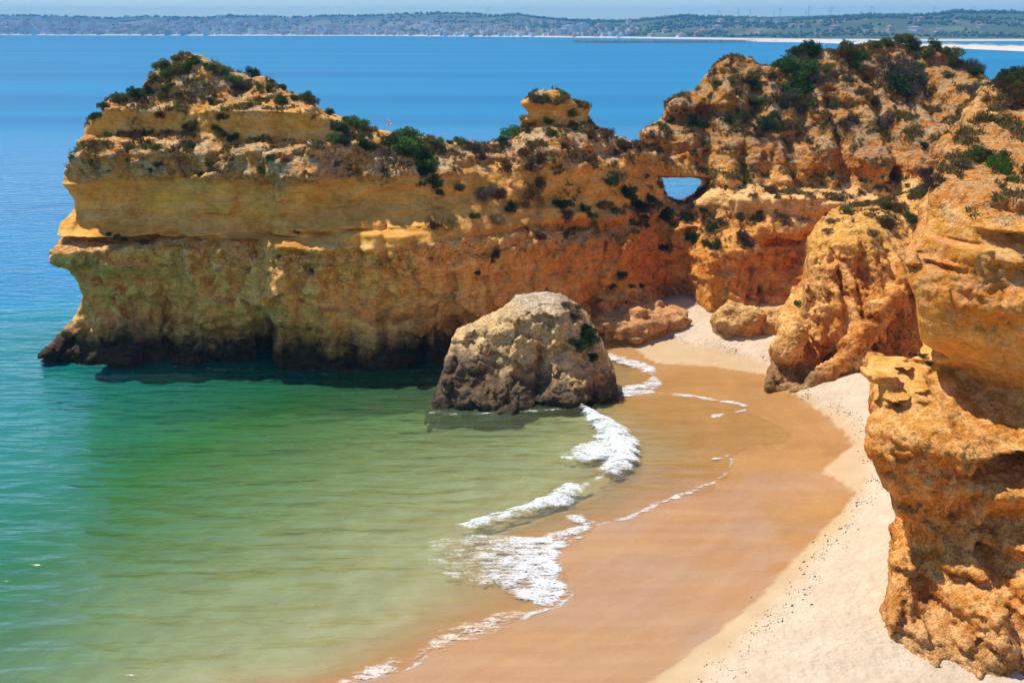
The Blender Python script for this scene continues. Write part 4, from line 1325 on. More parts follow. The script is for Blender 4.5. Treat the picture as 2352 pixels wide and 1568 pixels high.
foam("breaker_foam", [(1326, 926), (1352, 941), (1395, 958), (1444, 983), (1472, 1020), (1468, 1062), (1434, 1088), (1385, 1099), (1368, 1080), (1384, 1056), (1330, 1060), (1270, 1050), (1292, 1030),
                      (1362, 1010), (1356, 975)], 1, 0.16, 1.0, soft=0.55, fade=[(1360, 945), (1400, 975), (1442, 985), (1470, 1020), (1466, 1060), (1400, 1095), (1420, 1040)], reach=5.5, label="bright white foam of the main breaker below the sea stack")
foam("breaker_foam", [(1048, 1206), (1110, 1182), (1160, 1171), (1220, 1157), (1250, 1135), (1310, 1105), (1340, 1130), (1322, 1152), (1280, 1170), (1230, 1172), (1150, 1200), (1080, 1218)], 2, 0.14, 0.85, soft=0.5,
     label="foam crest of the small curling wave left of the main breaker")
foam("swash_foam", [(1296, 1183), (1340, 1178), (1373, 1205), (1346, 1227), (1292, 1263), (1282, 1292), (1307, 1336), (1312, 1367), (1272, 1393), (1230, 1390), (1180, 1368), (1120, 1345), (1040, 1330), (965, 1295),
                    (960, 1245), (1040, 1225), (1150, 1222), (1220, 1230), (1284, 1218), (1322, 1204)], 3, 0.04, 0.95, sandy=0.2, soft=0.6,
     fade=[(1340, 1185), (1366, 1205), (1340, 1226), (1292, 1258), (1276, 1292), (1298, 1336), (1304, 1365), (1272, 1388)], reach=6.5, label="lacy white swash foam spreading over the wet sand")
foam("swash_foam", [(1214, 1408), (1130, 1454), (1040, 1481), (985, 1493), (965, 1524), (948, 1512), (980, 1462), (1030, 1440), (1120, 1410), (1175, 1400)], 4, 0.07, 0.8, sandy=0.75, label="sandy brown foam roll at the water's edge in the lower middle")
foam("swash_foam", [(750, 1586), (825, 1528), (900, 1511), (930, 1530), (885, 1560), (800, 1595)], 5, 0.06, 0.85, sandy=0.45, label="cream foam patch at the bottom edge of the water")
foam("swash_foam", [(1394, 810), (1470, 828), (1502, 846), (1522, 880), (1504, 901), (1430, 911), (1420, 888), (1476, 880), (1490, 866), (1466, 848), (1396, 826)], 6, 0.03, 0.75, sandy=0.15, soft=0.45, label="curl of foam on the sand behind the sea stack")


def foam_line(name, pts, seed, w, label, cover=0.7):
    W = [G(x, y, 0.03) for x, y in pts]
    poly = pts + [(x - 2, y + w) for x, y in pts[::-1]]
    return foam(name, poly, seed, 0.01, cover, res=0.07, sandy=0.2, soft=0.2, label=label)


foam_line("foam_line", [(1510, 899), (1560, 903), (1600, 908), (1650, 916), (1690, 921), (1716, 930), (1712, 938), (1690, 944)], 11, 5, "thin foam line along the tongue of water on the wet sand")
foam_line("foam_line", [(1640, 952), (1660, 950)], 12, 5, "short fleck of foam below the tongue of water")
foam_line("foam_line", [(1640, 1046), (1676, 1044), (1682, 1055), (1676, 1076), (1640, 1104), (1590, 1124), (1540, 1142), (1490, 1162), (1440, 1186)], 13, 6, "thin foam edge curving along the swash to the right of the breaker")

foam_line("foam_line", [(1338, 1120), (1362, 1109), (1388, 1097)], 14, 5, "thread of foam joining the small curling wave to the main breaker")
foam_line("foam_line", [(1312, 1364), (1288, 1384), (1262, 1393), (1230, 1402), (1205, 1411)], 15, 6, "foam edge between the lacy swash and the sandy foam roll")
foam_line("foam_line", [(1440, 1186), (1405, 1194), (1372, 1201)], 16, 4, "thin foam edge above the lacy swash on the wet sand")
foam_line("foam_line", [(985, 1488), (966, 1518), (935, 1532)], 17, 7, "foam edge between the sandy roll and the cream patch")
foam_line("foam_line", [(100, 818), (180, 833), (300, 839), (430, 839), (600, 849), (700, 857), (900, 854), (1000, 847)], 18, 3, "faint foam along the dark foot of the headland", 0.12)
foam_line("foam_line", [(988, 944), (1060, 950), (1150, 946), (1250, 940), (1330, 931)], 19, 3, "faint foam along the foot of the sea stack", 0.3)

# ------------------------------------------------------------------ seaweed and litter of the tide line
dv_, df_ = [], []
for seg in range(len(dry_w) - 1):
    a, b_ = np.array(dry_w[seg][:2]), np.array(dry_w[seg + 1][:2])
    L = np.linalg.norm(b_ - a)
    for _ in range(int(L * 46)):
        t = rnd.random()
        cx, cy_ = a + (b_ - a) * t + np.array([rnd.gauss(0, 0.45), rnd.gauss(0, 0.45)])
        if rnd.random() < 0.35 and (int(cx * 0.7) + int(cy_ * 0.5)) % 3:
            continue
        if math.sin(cx * 1.9) * math.sin(cy_ * 1.3 + cx) < rnd.uniform(-0.9, 0.6):
            continue
        s = min(0.018 + rnd.expovariate(1 / 0.02), 0.13)
        z0 = beach_z([cx], [cy_])[0]
        n0 = len(dv_)
        k = 5
        ang0 = rnd.random() * 6.28
        el = rnd.uniform(0.3, 1)
        for j in range(k):
            an = j / k * 6.283
            ux, uy = math.cos(an) * s * rnd.uniform(.6, 1.3), math.sin(an) * s * el * rnd.uniform(.6, 1.3)
            dv_.append((cx + ux * math.cos(ang0) - uy * math.sin(ang0), cy_ + ux * math.sin(ang0) + uy * math.cos(ang0), z0 - 0.01))
        dv_.append((cx, cy_, z0 + 0.04 + 0.35 * s))
        for j in range(k):
            df_.append((n0 + j, n0 + (j + 1) % k, n0 + k))
me = mesh_np("tide_wrack", np.array(dv_), np.array(df_), False)
tag(link("tide_wrack", me, mat_plain("dry_seaweed", (0.075, 0.05, 0.03), 0.9, 0.4, 3.0)), "dark bits of dried seaweed scattered along the high tide line", kind="stuff")

# ------------------------------------------------------------------ far coast: hills, sand spit, breakwater
SHORE_FAR = np.array([(-500, 81), (0, 81), (300, 82), (900, 83), (1200, 85.5), (1400, 88), (1700, 92.5), (1850, 94.5), (2000, 95), (2200, 95), (2352, 95), (2900, 95)])
SKY_FAR = np.array([(-500, 40), (-100, 38), (0, 36), (125, 36.5), (200, 38), (250, 39.5), (330, 44), (362, 42.5), (400, 38.5), (462, 41.5), (512, 42.5), (575, 38), (658, 39), (713, 41.5), (783, 38), (838, 37.8), (888, 36.5),
                    (933, 33), (988, 32), (1050, 32), (1100, 33.5), (1138, 38), (1188, 34), (1226, 42), (1301, 48.5), (1400, 51), (1438, 50), (1496, 43), (1551, 36.5), (1576, 39.5), (1638, 43), (1764, 46.5), (1876, 41),
                    (1939, 36), (2014, 37), (2084, 34), (2114, 26.5), (2164, 29), (2239, 29), (2289, 32), (2352, 33), (2600, 38), (2900, 45)])


def shore_y(vx):
    return G(vx, float(np.interp(vx, SHORE_FAR[:, 0], SHORE_FAR[:, 1])), 0)[1]


NU, NV_ = 900, 70
us = np.linspace(-450, 2850, NU)
ts = np.linspace(0, 1, NV_) ** 1.6 * 1.25
Tz = np.zeros((NU, NV_))
Tx = np.zeros((NU, NV_))
Ty = np.zeros((NU, NV_))
for i, u in enumerate(us):
    Ys = shore_y(u)
    Yr = Ys * 1.32
    zr = P(u, float(np.interp(u, SKY_FAR[:, 0], SKY_FAR[:, 1])), Yr)[2]
    Y = Ys + (Yr - Ys) * ts
    Ty[i] = Y
    Tx[i] = (u - PW / 2) / PF * Y / CP
    pr = np.where(ts < 1, sstep(0.0, 1.0, ts) * 0.55 + 0.45 * ts ** 0.9, 1 - (ts - 1) * 0.4)
    Tz[i] = np.where(ts < 0.012, -1 + ts / 0.012 * 4.5, 3.5 + (zr - 3.5) * pr)
hp = np.stack([Tx.ravel(), Ty.ravel(), 0 * Tx.ravel()], 1)
rel_t = np.tile(ts, NU)
hn = fbm(hp, 1 / 420.0, 4, 800)
Tz = Tz + (hn * 9 * sstep(0.03, 0.35, rel_t) * (1 - 0.75 * sstep(0.75, 1.0, rel_t))).reshape(Tz.shape)
hC = np.repeat(np.array((0.075, 0.10, 0.040), np.float32)[None], NU * NV_, 0)
hC = mixc(hC, (0.20, 0.17, 0.085), np.clip(fbm(hp, 1 / 260.0, 3, 810) * 1.6 - 0.1, 0, 0.75))
hC = mixc(hC, (0.16, 0.22, 0.07), np.clip(fbm(hp, 1 / 180.0, 2, 820) * 2.2 - 0.7, 0, 0.8))
hC = mixc(hC, (0.72, 0.62, 0.46), (rel_t < 0.03) * 1.0)
townish = (1 - sstep(900, 1300, np.repeat(us, NV_))) * (1 - sstep(0.5, 0.8, rel_t)) * sstep(0.03, 0.05, rel_t)
hC = mixc(hC, (0.30, 0.27, 0.22), townish * np.clip(0.5 + fbm(hp, 1 / 120.0, 2, 830), 0, 0.9))
me = mesh_np("far_hills", np.stack([Tx, Ty, Tz], -1).reshape(-1, 3), grid_faces(NU, NV_), True, {"Col": hC})
hills = tag(link("far_hills", me, M_col), "low green hills of the far coast with a pale beach at their foot", kind="structure")


def hill_point(vx, t):
    i = np.clip((vx + 450) / 3300 * (NU - 1), 0, NU - 1.001)
    j = np.clip(np.interp(t, ts, np.arange(NV_)), 0, NV_ - 1.001)
    a, b = int(i), int(j)
    fu, fv = i - a, j - b

    def s(A):
        return (A[a, b] * (1 - fu) + A[a + 1, b] * fu) * (1 - fv) + (A[a, b + 1] * (1 - fu) + A[a + 1, b + 1] * fu) * fv
    return s(Tx), s(Ty), s(Tz)


def hill_t(vx, vy):
    """how far up the far slope a pixel row lies"""
    best = 0.02
    for t in np.linspace(0.02, 1.0, 50):
        x, y, z = hill_point(vx, t)
        fy = CP * y - SP * (z - CAM_H)
        vv = PH / 2 - PF * (SP * y + CP * (z - CAM_H)) / fy
        if vv >= vy:
            best = t
    return best


# a farther plateau
pv = np.linspace(1450, 2500, 60)
pt = []
for u in pv:
    sk = float(np.interp(u, [1450, 1660, 1700, 1880, 2100, 2500], [50, 43, 41, 36, 33, 40]))
    for (Y, kz) in ((6200, 0.0), (7000, 0.85), (7400, 1.0), (8500, 0.9)):
        x, y, z = P(u, sk, Y)
        zt = P(u, sk, 7400)[2]
        pt.append((x, y, zt * kz))
me = mesh_np("far_plateau", np.array(pt), grid_faces(60, 4), True, {"Col": np.repeat(np.array([[0.07, 0.09, 0.04]]), len(pt), 0)})
tag(link("far_plateau", me, M_col), "flat blue plateau behind the right-hand hills", kind="structure")

# sand spit on the right, dunes along its back
sv = np.linspace(1690, 2800, 140)
spv, spc = [], []
for u in sv:
    yb = float(np.interp(u, [1690, 1830, 2000, 2150, 2352, 2800], [96.5, 97.5, 102.5, 110, 119, 140]))
    yt = float(np.interp(u, [1690, 1830, 2000, 2150, 2352, 2800], [94.5, 94.8, 97.6, 100, 104, 114]))
    A, B = np.array(G(u, yb, 0)), np.array(G(u, yt, 2.0))
    for k in range(12):
        t = k / 11
        q = A * (1 - t) + B * t
        zz = [-0.6, 1.0, 1.6, 1.9, 2.1, 2.2, 2.4, 3.4, 3.8, 3.2, 2.4, -0.5][k]
        if k in (7, 8, 9):
            zz += 1.8 * math.sin(u * 0.11) * math.sin(u * 0.037 + k) + rnd.uniform(-.5, .5)
        spv.append((q[0], q[1], zz))
        dune = sstep(1980, 2080, np.array([u]))[0] if k >= 7 else 0
        cs = np.array((0.74, 0.63, 0.48)) * (1 - dune * 0.8) + np.array((0.17, 0.17, 0.10)) * dune * 0.8
        spc.append(cs)
me = mesh_np("sand_spit", np.array(spv), grid_faces(140, 12), True, {"Col": np.array(spc)})
tag(link("sand_spit", me, M_col), "pale sand spit with grey-green dunes in front of the far lagoon", kind="structure")


def rock_chunk(c, s, g):
    d = np.array([(1, 0, 0), (-1, 0, 0), (0, 1, 0), (0, -1, 0), (0, 0, 1), (0, 0, -1)]) * g.uniform(0.6, 1.2, (6, 1)) * s
    d += g.normal(0, 0.18, (6, 3)) * s
    return d + c


OCT = np.array([(0, 2, 4), (2, 1, 4), (1, 3, 4), (3, 0, 4), (2, 0, 5), (1, 2, 5), (3, 1, 5), (0, 3, 5)])
bv, bf = [], []
g9 = np.random.default_rng(99)
for i in range(1500):
    u = 1316 + (1740 - 1316) * g9.random() ** 1.0
    yb = float(np.interp(u, [1316, 1400, 1640, 1740], [98.2, 99.5, 99.0, 97.0]))
    w = g9.random()
    q = np.array(G(u, yb - 3.0 * w, 0))
    h = 3.2 * (1 - abs(2 * w - 1) ** 1.5) * min(1, (u - 1310) / 14)
    c = q + np.array((0, 0, max(0.0, h * g9.uniform(0.5, 1))))
    bf.append(OCT + 6 * i)
    bv.append(rock_chunk(c, g9.uniform(1.1, 2.4), g9))
me = mesh_np("breakwater", np.concatenate(bv), np.concatenate(bf), False)
tag(link("breakwater", me, mat_plain("breakwater_rock", (0.22, 0.21, 0.20), 0.9, 0.5, 0.3)), "long low breakwater of piled grey rocks off the far beach", "breakwater", kind="stuff")

# ------------------------------------------------------------------ far trees as one wood
tv, tf = [], []
cnt = 0
for i in range(11000):
    u = g9.uniform(-120, 2500)
    t = g9.uniform(0.06, 1.03) if g9.random() < 0.75 else g9.uniform(0.93, 1.02)
    wood = 0.35 + 0.65 * sstep(1000, 1350, np.array([u]))[0]
    x, y, z = hill_point(u, t)
    cl = pnoise(np.array([[x, y, 0]]), 1 / 200.0, 850)[0]
    if g9.random() > wood or cl < -0.15 + 0.25 * g9.random() and t < 0.9:
        continue
    s = g9.uniform(3.5, 8) * (y / 4500) ** 0.35
    tv.append(rock_chunk(np.array((x, y, z + s * 0.5)), s, g9) * 1.0)
    tf.append(OCT + 6 * cnt)
    cnt += 1
me = mesh_np("far_woodland", np.concatenate(tv), np.concatenate(tf), True)
tag(link("far_woodland", me, mat_plain("far_foliage", (0.055, 0.085, 0.034), 0.95, 0.4, 0.02)), "dark trees and scrub covering the hills of the far coast", kind="stuff")

# ------------------------------------------------------------------ far town
def box_mesh(name, parts):
    Vs, Fs = [], []
    for (x0, x1, y0, y1, z0, z1) in parts:
        n = len(Vs)
        Vs += [(x0, y0, z0), (x1, y0, z0), (x1, y1, z0), (x0, y1, z0), (x0, y0, z1), (x1, y0, z1), (x1, y1, z1), (x0, y1, z1)]
        Fs += [(n, n + 1, n + 5, n + 4), (n + 1, n + 2, n + 6, n + 5), (n + 2, n + 3, n + 7, n + 6), (n + 3, n, n + 4, n + 7), (n + 4, n + 5, n + 6, n + 7), (n + 3, n + 2, n + 1, n)]
    return mesh_np(name, np.array(Vs), np.array(Fs), False)


M_walls = [("white", mat_plain("white_render", (0.84, 0.82, 0.80), 0.85, 0.06, 0.3)), ("cream", mat_plain("cream_render", (0.72, 0.62, 0.50), 0.85, 0.06, 0.3)),
           ("pinkish", mat_plain("pink_render", (0.66, 0.45, 0.37), 0.85, 0.06, 0.3))]
M_roof = mat_plain("terracotta", (0.50, 0.20, 0.11), 0.9, 0.2, 0.5)
M_flat = mat_plain("roof_slab", (0.70, 0.68, 0.65), 0.9, 0.1, 0.5)
M_win = mat_plain("window_glass", (0.07, 0.09, 0.11), 0.3, 0.2, 0.5)
wall_meshes = {}
for nm, m in M_walls:
    for kind in ("house", "block"):
        b = box_mesh("wall", [(-.5, .5, -.5, .5, -0.4, 0.98)] if kind == "house" else [(-.5, .5, -.5, .5, -0.4, 0.98), (-.2, .15, -.3, .3, 0.985, 1.12)])
        b.materials.append(m)
        wall_meshes[(nm, kind)] = b
hip = mesh_np("roof", np.array([(-.56, -.56, .98), (.56, -.56, .98), (.56, .56, .98), (-.56, .56, .98), (-.25, 0, 1.42), (.25, 0, 1.42), (.25, 0.01, 1.42), (-.25, 0.01, 1.42)]),
              np.array([(0, 1, 5, 4), (2, 3, 7, 6), (4, 5, 6, 7), (1, 2, 6, 5), (3, 0, 4, 7), (3, 2, 1, 0)]), False)
hip.materials.append(M_roof)
slab = box_mesh("roof", [(-.53, .53, -.53, .53, .981, 1.03)])
slab.materials.append(M_flat)
band = box_mesh("window_band", [(-.44, .44, -.507, -.45, -.06, .06)])
band.materials.append(M_win)
g5 = np.random.default_rng(55)
n_bld = 0
PLACES = [(-60, 160, "at the far town's left end"), (160, 330, "in the town left of the headland"), (330, 520, "above the headland's peak"),
          (520, 700, "right of the headland's peak"), (700, 900, "above the low saddle"), (900, 1060, "left of the pinnacle"),
          (1060, 1260, "above the pinnacle"), (1260, 1450, "above the breakwater's tip"), (1450, 1640, "behind the breakwater"),
          (1640, 1800, "on the ridge behind the breakwater"), (1800, 2500, "behind the sand spit")]
BLABELS = {}


def building(vx, vy, w, h, d, colr, kind, group="buildings of the far coast", label=None, rot=None):
    global n_bld
    t = hill_t(vx, vy)
    x, y, z = hill_point(vx, t)
    r = bpy.data.objects.new("town_house" if kind == "house" else "apartment_block", None)
    col.objects.link(r)
    r.location = (x, y, z)
    r.scale = (w * 0.9, d * 1.7, h * 1.15)
    r.rotation_euler.z = g5.uniform(-1.3, -1.0) if rot is None else rot - 1.05
    link("wall", wall_meshes[(colr, kind)], None, r)
    link("roof", hip if kind == "house" else slab, None, r)
    if kind == "block":
        fl = int(max(2, min(8, round(h / 3.4))))
        for k in range(fl):
            o = link("window_band", band, None, r)
            o.location = (0, 0, (k + 0.55) / fl * 0.95)
            o.scale = (1, 1, 2.6 / fl)
    where = next((p for a, b, p in PLACES if a <= vx < b), "at the far town's left end")
    up = "low" if t < 0.12 else ("mid-slope" if t < 0.5 else "hilltop")
    size = "small" if w < 16 else ("broad" if w > 26 else "mid-sized")
    tag(r, label, "house" if kind == "house" else "building", group)
    if not label:
        BLABELS.setdefault(("%s %s %s %s" % (size, up, colr, "red-roofed house" if kind == "house" else "flat-roofed block"), where), []).append((vx, r))
    n_bld += 1


building(22, 60, 46, 24, 18, "white", "block", label="tall white block standing high at the far left of the town", rot=0.1)
building(42, 60, 26, 24, 16, "white", "block", label="tall narrow white block right of the first tall white block", rot=0.1)
building(135, 58, 80, 26, 16, "pinkish", "block", label="row of long pinkish towers high on the slope of the far town", rot=0)
building(168, 60, 34, 20, 16, "white", "block", label="pale block beside the long pinkish towers of the far town", rot=0)
building(262, 66, 36, 24, 16, "white", "block", label="tallest white block in the middle of the far town", rot=0.1)
building(126, 62, 46, 18, 14, "white", "block", label="white block below the long pinkish towers of the far town", rot=0)
building(932, 75, 44, 20, 16, "pinkish", "block", label="salmon pink apartment block by the far beach left of the pinnacle", rot=0.05)
building(1300, 76, 62, 22, 20, "white", "block", label="large white hotel block above the tip of the breakwater", rot=0.05)
building(1282, 78, 30, 13, 16, "white", "block", label="lower wing of the white hotel above the tip of the breakwater", rot=0.05)
building(1328, 75, 34, 26, 18, "white", "block", label="taller end of the white hotel above the tip of the breakwater", rot=0.05)
building(1380, 62, 46, 12, 14, "pinkish", "block", label="pinkish block among trees right of the white hotel", rot=0)
for k, (vx, w) in enumerate([(1660, 26), (1688, 40), (1716, 36), (1742, 36), (1764, 24)]):
    building(vx, 53, w * 0.8, 11, 12, "white" if k % 2 else "cream", "block", label="%s block in the pale row on the ridge below the wind turbines" % ["leftmost low", "second", "middle", "fourth", "rightmost"][k], rot=0)
building(2036, 70, 34, 7, 12, "white", "house", label="long white villa among the trees behind the sand spit")
while n_bld < 300:
    u = g5.uniform(-60, 1180) if g5.random() < 0.86 else g5.uniform(1180, 2300)
    if u < 700:
        vy = g5.uniform(50, 80) if g5.random() < 0.85 else g5.uniform(42, 52)
    elif u < 1180:
        vy = g5.uniform(62, 82) if g5.random() < 0.72 else g5.uniform(38, 62)
    else:
        vy = g5.uniform(45, 85)
    if u > 1800 and g5.random() < 0.6:
        continue
    bl = g5.random() < 0.5 and u < 1250
    colr = g5.choice(["white", "white", "white", "cream", "pinkish"])
    if bl:
        building(u, vy, g5.uniform(18, 40), g5.uniform(9, 20) * (1.0 if u < 700 else 0.7), g5.uniform(12, 18), colr, "block")
    else:
        building(u, vy, g5.uniform(11, 24), g5.uniform(5, 9), g5.uniform(9, 14), colr, "house")

tw, tq, tc = [], [], 0
for i in range(900):
    u = g5.uniform(-70, 1200) if g5.random() < 0.9 else g5.uniform(1200, 1450)
    vy = g5.uniform(56, 81) if u < 700 else g5.uniform(66, 84)
    x, y, z = hill_point(u, hill_t(u, vy))
    w, d_, h = g5.uniform(10, 18), g5.uniform(12, 24), g5.uniform(6, 13)
    a = g5.uniform(-1.3, -1.0)
    ca, sa = math.cos(a), math.sin(a)
    for zz in (-3, h):
        for (px, py) in ((-.5, -.5), (.5, -.5), (.5, .5), (-.5, .5)):
            X_, Y_ = px * w, py * d_
            tw.append((x + X_ * ca - Y_ * sa, y + X_ * sa + Y_ * ca, z + zz))
    n = tc * 8
    tq += [(n, n + 1, n + 5, n + 4), (n + 1, n + 2, n + 6, n + 5), (n + 2, n + 3, n + 7, n + 6), (n + 3, n, n + 4, n + 7), (n + 4, n + 5, n + 6, n + 7)]
    tc += 1
tcol = np.repeat(np.array([(0.80, 0.78, 0.75), (0.80, 0.78, 0.75), (0.72, 0.60, 0.50), (0.62, 0.36, 0.26)])[g5.integers(0, 4, tc)], 8, 0)
tag(link("far_town", mesh_np("far_town", np.array(tw), np.array(tq), False, {"Col": tcol}), M_col), "crowded small pale houses of the far coastal town", kind="stuff")
ORD = ["leftmost", "second", "third", "fourth", "fifth", "sixth", "seventh", "eighth", "ninth", "tenth", "eleventh", "twelfth", "thirteenth", "fourteenth", "fifteenth"]
for (what, where), lst in BLABELS.items():
    lst.sort(key=lambda q: q[0])
    for i, (_, r) in enumerate(lst):
        o_ = "" if len(lst) == 1 else ORD[min(i, 14)] + " "
        r["label"] = "%s%s %s, far coast" % (o_, what, where)

# ------------------------------------------------------------------ turbines, masts, boats, beacons
M_white = mat_plain("white_paint", (0.80, 0.80, 0.79), 0.4, 0.03, 2.0)
M_grey = mat_plain("grey_steel", (0.30, 0.31, 0.33), 0.5, 0.05, 2.0)


def tube(name, pts, radii, seg=8, mat=None, parent=None):
    V, F = [], []
    pts = [Vector(p) for p in pts]
    for i, p in enumerate(pts):
        d = (pts[min(i + 1, len(pts) - 1)] - pts[max(i - 1, 0)]).normalized()
        a = d.orthogonal().normalized()
        b = d.cross(a)
        for k in range(seg):
            an = 2 * math.pi * k / seg
            V.append(p + (a * math.cos(an) + b * math.sin(an)) * radii[i])
    for i in range(len(pts) - 1):
        for k in range(seg):
            F.append((i * seg + k, i * seg + (k + 1) % seg, (i + 1) * seg + (k + 1) % seg, (i + 1) * seg + k))
    me = bpy.data.meshes.new(name)
    n = len(V)
    me.from_pydata([tuple(v) for v in V], [], F + [tuple(range(seg))[::-1], tuple(range(n - seg, n))])
    me.polygons.foreach_set("use_smooth", [True] * len(me.polygons))
    return link(name, me, mat, parent)


TURB = [(1777, 30, 38), (1791.5, 21, 37), (1850, 27.5, 36.5), (1857, 19, 36), (1904.5, 25, 35), (1908.5, 17.5, 35.5), (1978, 27.5, 34), (2001.5, 16.5, 34), (2008, 21, 33), (2072, 26, 32), (2145, 16, 26), (2235, 15.5, 27),
        (1650.5, 26.5, 41), (1695.5, 23, 40), (1721.5, 23, 40), (1387, 44, 50), (1396.5, 40, 50), (1348, 40, 49), (823.5, 32.5, 39)]
ordw = ["first", "second", "third", "fourth", "fifth", "sixth", "seventh", "eighth", "ninth", "tenth", "eleventh", "twelfth", "thirteenth", "fourteenth", "fifteenth", "sixteenth", "seventeenth", "eighteenth", "nineteenth", "twentieth"]


def turbine(vx, hub, base, i):
    Y = 7600
    bx_, by_, bz_ = P(vx, base + 4, Y)
    hz = P(vx, hub, Y)[2] - bz_
    r = bpy.data.objects.new("wind_turbine", None)
    col.objects.link(r)
    r.location = (bx_, by_, bz_)
    tube("tower", [(0, 0, 0), (0, 0, hz)], [1.9, 1.2], 8, M_white, r)
    nac = link("nacelle", box_mesh("nacelle", [(-1.6, 1.6, -4, 4, hz - 1.4, hz + 1.8)]), M_white, r)
    ph = rnd.random() * 2.1
    for k in range(3):
        a = ph + k * 2 * math.pi / 3
        tip = (math.sin(a) * hz * 0.42, -4.6, hz + math.cos(a) * hz * 0.42)
        mid = (math.sin(a) * hz * 0.12, -4.6, hz + math.cos(a) * hz * 0.12)
        tube("blade", [(0, -4.6, hz), mid, tip], [0.9, 1.5, 0.4], 6, M_white, r)
    return tag(r, "slender white wind turbine on the far ridge, %s from the left" % ordw[i], "wind turbine", "wind turbines on the far ridge")


for i, (vx, hub, base) in enumerate(sorted(TURB)):
    turbine(vx, hub, base, i)
for i, (vx, top, base) in enumerate([(858, 25, 38), (934, 23, 34), (1113, 28, 36), (1125, 13, 38)]):
    t = 0.99
    x, y, z = hill_point(vx, t)
    z1 = P(vx, top, y)[2]
    r = bpy.data.objects.new("radio_mast", None)
    col.objects.link(r)
    r.location = (x, y, z - 2)
    tube("pole", [(0, 0, 0), (0, 0, z1 - z + 2)], [0.8, 0.35], 6, M_grey, r)
    tube("antenna", [(0, 0, (z1 - z) * 0.8), (0, 0, (z1 - z) * 0.9)], [1.0, 1.0], 6, M_grey, r)
    tag(r, "thin grey radio mast on the far hilltop, %s from the left" % ordw[i], "mast", "masts on the far hills")
for i, (vx, vy, w) in enumerate([(186, 32, 60), (2294, 24, 34)]):
    x, y, z = hill_point(vx, 0.98)
    z1 = P(vx, vy, y)[2] - z
    r = bpy.data.objects.new("tower_crane", None)
    col.objects.link(r)
    r.location = (x, y, z - 2)
    tube("tower", [(0, 0, 0), (0, 0, z1 + 4)], [1.0, 1.0], 4, M_grey, r)
    tube("jib", [(-w * 0.25, 0, z1), (w * 0.75, 0, z1)], [0.9, 0.6], 4, M_grey, r)
    tag(r, ["tower crane above the left end of the far town", "tower crane on the right-hand wooded hill"][i], "crane")

x, y, z = G(1938, 95.2)
r = bpy.data.objects.new("sailing_boat", None)
col.objects.link(r)
r.location = (x, y, 0)
hull = mesh_np("hull", np.array([(-4.5, -1.2, 1.1), (4.2, -1.2, 1.1), (6, 0, 1.3), (4.2, 1.2, 1.1), (-4.5, 1.2, 1.1), (-4, -.7, -.2), (3.6, -.7, -.2), (4.6, 0, -.2), (3.6, .7, -.2), (-4, .7, -.2)]),
               np.array([(0, 1, 6, 5), (1, 2, 7, 6), (2, 3, 8, 7), (3, 4, 9, 8), (4, 0, 5, 9), (0, 4, 3, 1), (1, 3, 2, 2), (5, 6, 8, 9), (6, 7, 8, 8)])[:6], False)
link("hull", hull, M_white, r)
tube("mast", [(0.6, 0, 1), (0.6, 0, 15.5)], [0.14, 0.08], 6, M_grey, r)
M_sail = mat_plain("sailcloth", (0.82, 0.82, 0.80), 0.8, 0.03, 2)
for nm, tri in (("mainsail", [(0.4, 0, 2.2), (-4.2, 0.5, 2.2), (0.4, 0, 15.0), (-1.6, 0.6, 7.5)]), ("foresail", [(0.8, 0, 13.5), (5.4, 0, 1.6), (0.9, 0.5, 2.4), (2.0, 0.6, 7)])):
    Vt = np.array([tri[0], tri[1], tri[3], tri[2]] if nm == "mainsail" else [tri[0], tri[3], tri[1], tri[2]], float)
    Vt = np.concatenate([Vt, Vt + (0, 0.06, 0)])
    link(nm, mesh_np(nm, Vt, np.array([(0, 1, 2, 3), (7, 6, 5, 4), (0, 4, 5, 1), (1, 5, 6, 2), (2, 6, 7, 3), (3, 7, 4, 0)]), False), M_sail, r)
tag(r, "small sailing boat with white sails in the far lagoon", "boat")
x, y, z = G(1894, 107)
r = bpy.data.objects.new("motor_boat", None)
col.objects.link(r)
r.location = (x, y, 0)
r.rotation_euler.z = 0.2
hb = hull.copy()
hb.name = "hull"
link("hull", hb, M_white, r)
link("cabin", box_mesh("cabin", [(-1.5, 1.8, -.8, .8, 1.1, 2.4), (-1.0, 0.8, -.7, .7, 2.41, 3.0)]), M_white, r)
link("windscreen", box_mesh("windscreen", [(1.81, 2.1, -.75, .75, 1.3, 2.2)]), M_win, r)
tag(r, "white motor boat off the sand spit, above the dark bush of the right hill", "boat")
for i, (vx, c, nm) in enumerate([(1334, (0.55, 0.06, 0.05), "red"), (1368, (0.05, 0.28, 0.12), "green")]):
    x, y, z = G(vx, 97)
    r = bpy.data.objects.new("harbour_beacon", None)
    col.objects.link(r)
    r.location = (x, y, 2.5)
    tube("tower", [(0, 0, 0), (0, 0, 5.0)], [1.1, 0.9], 8, M_white, r)
    tube("lantern", [(0, 0, 5.0), (0, 0, 6.6)], [1.0, 0.9], 8, mat_plain(nm + "_paint", c, 0.5, 0.05, 1), r)
    tag(r, "small harbour beacon with a %s lantern on the breakwater" % nm, "beacon")

# ------------------------------------------------------------------ shrubs
bpy.context.view_layer.update()
TARGETS = [o for o, *_ in ROCKS] + [bpy.data.objects["beach"]]


def shoot(vx, vy):
    d = Vector(ray(vx, vy)).normalized()
    o = Vector((0, 0, CAM_H))
    best = None
    for t in TARGETS:
        ok, loc, nor, _ = t.ray_cast(o, d)
        if ok and (best is None or (loc - o).length < best[2]):
            best = (loc, nor, (loc - o).length, t.name)
    return best


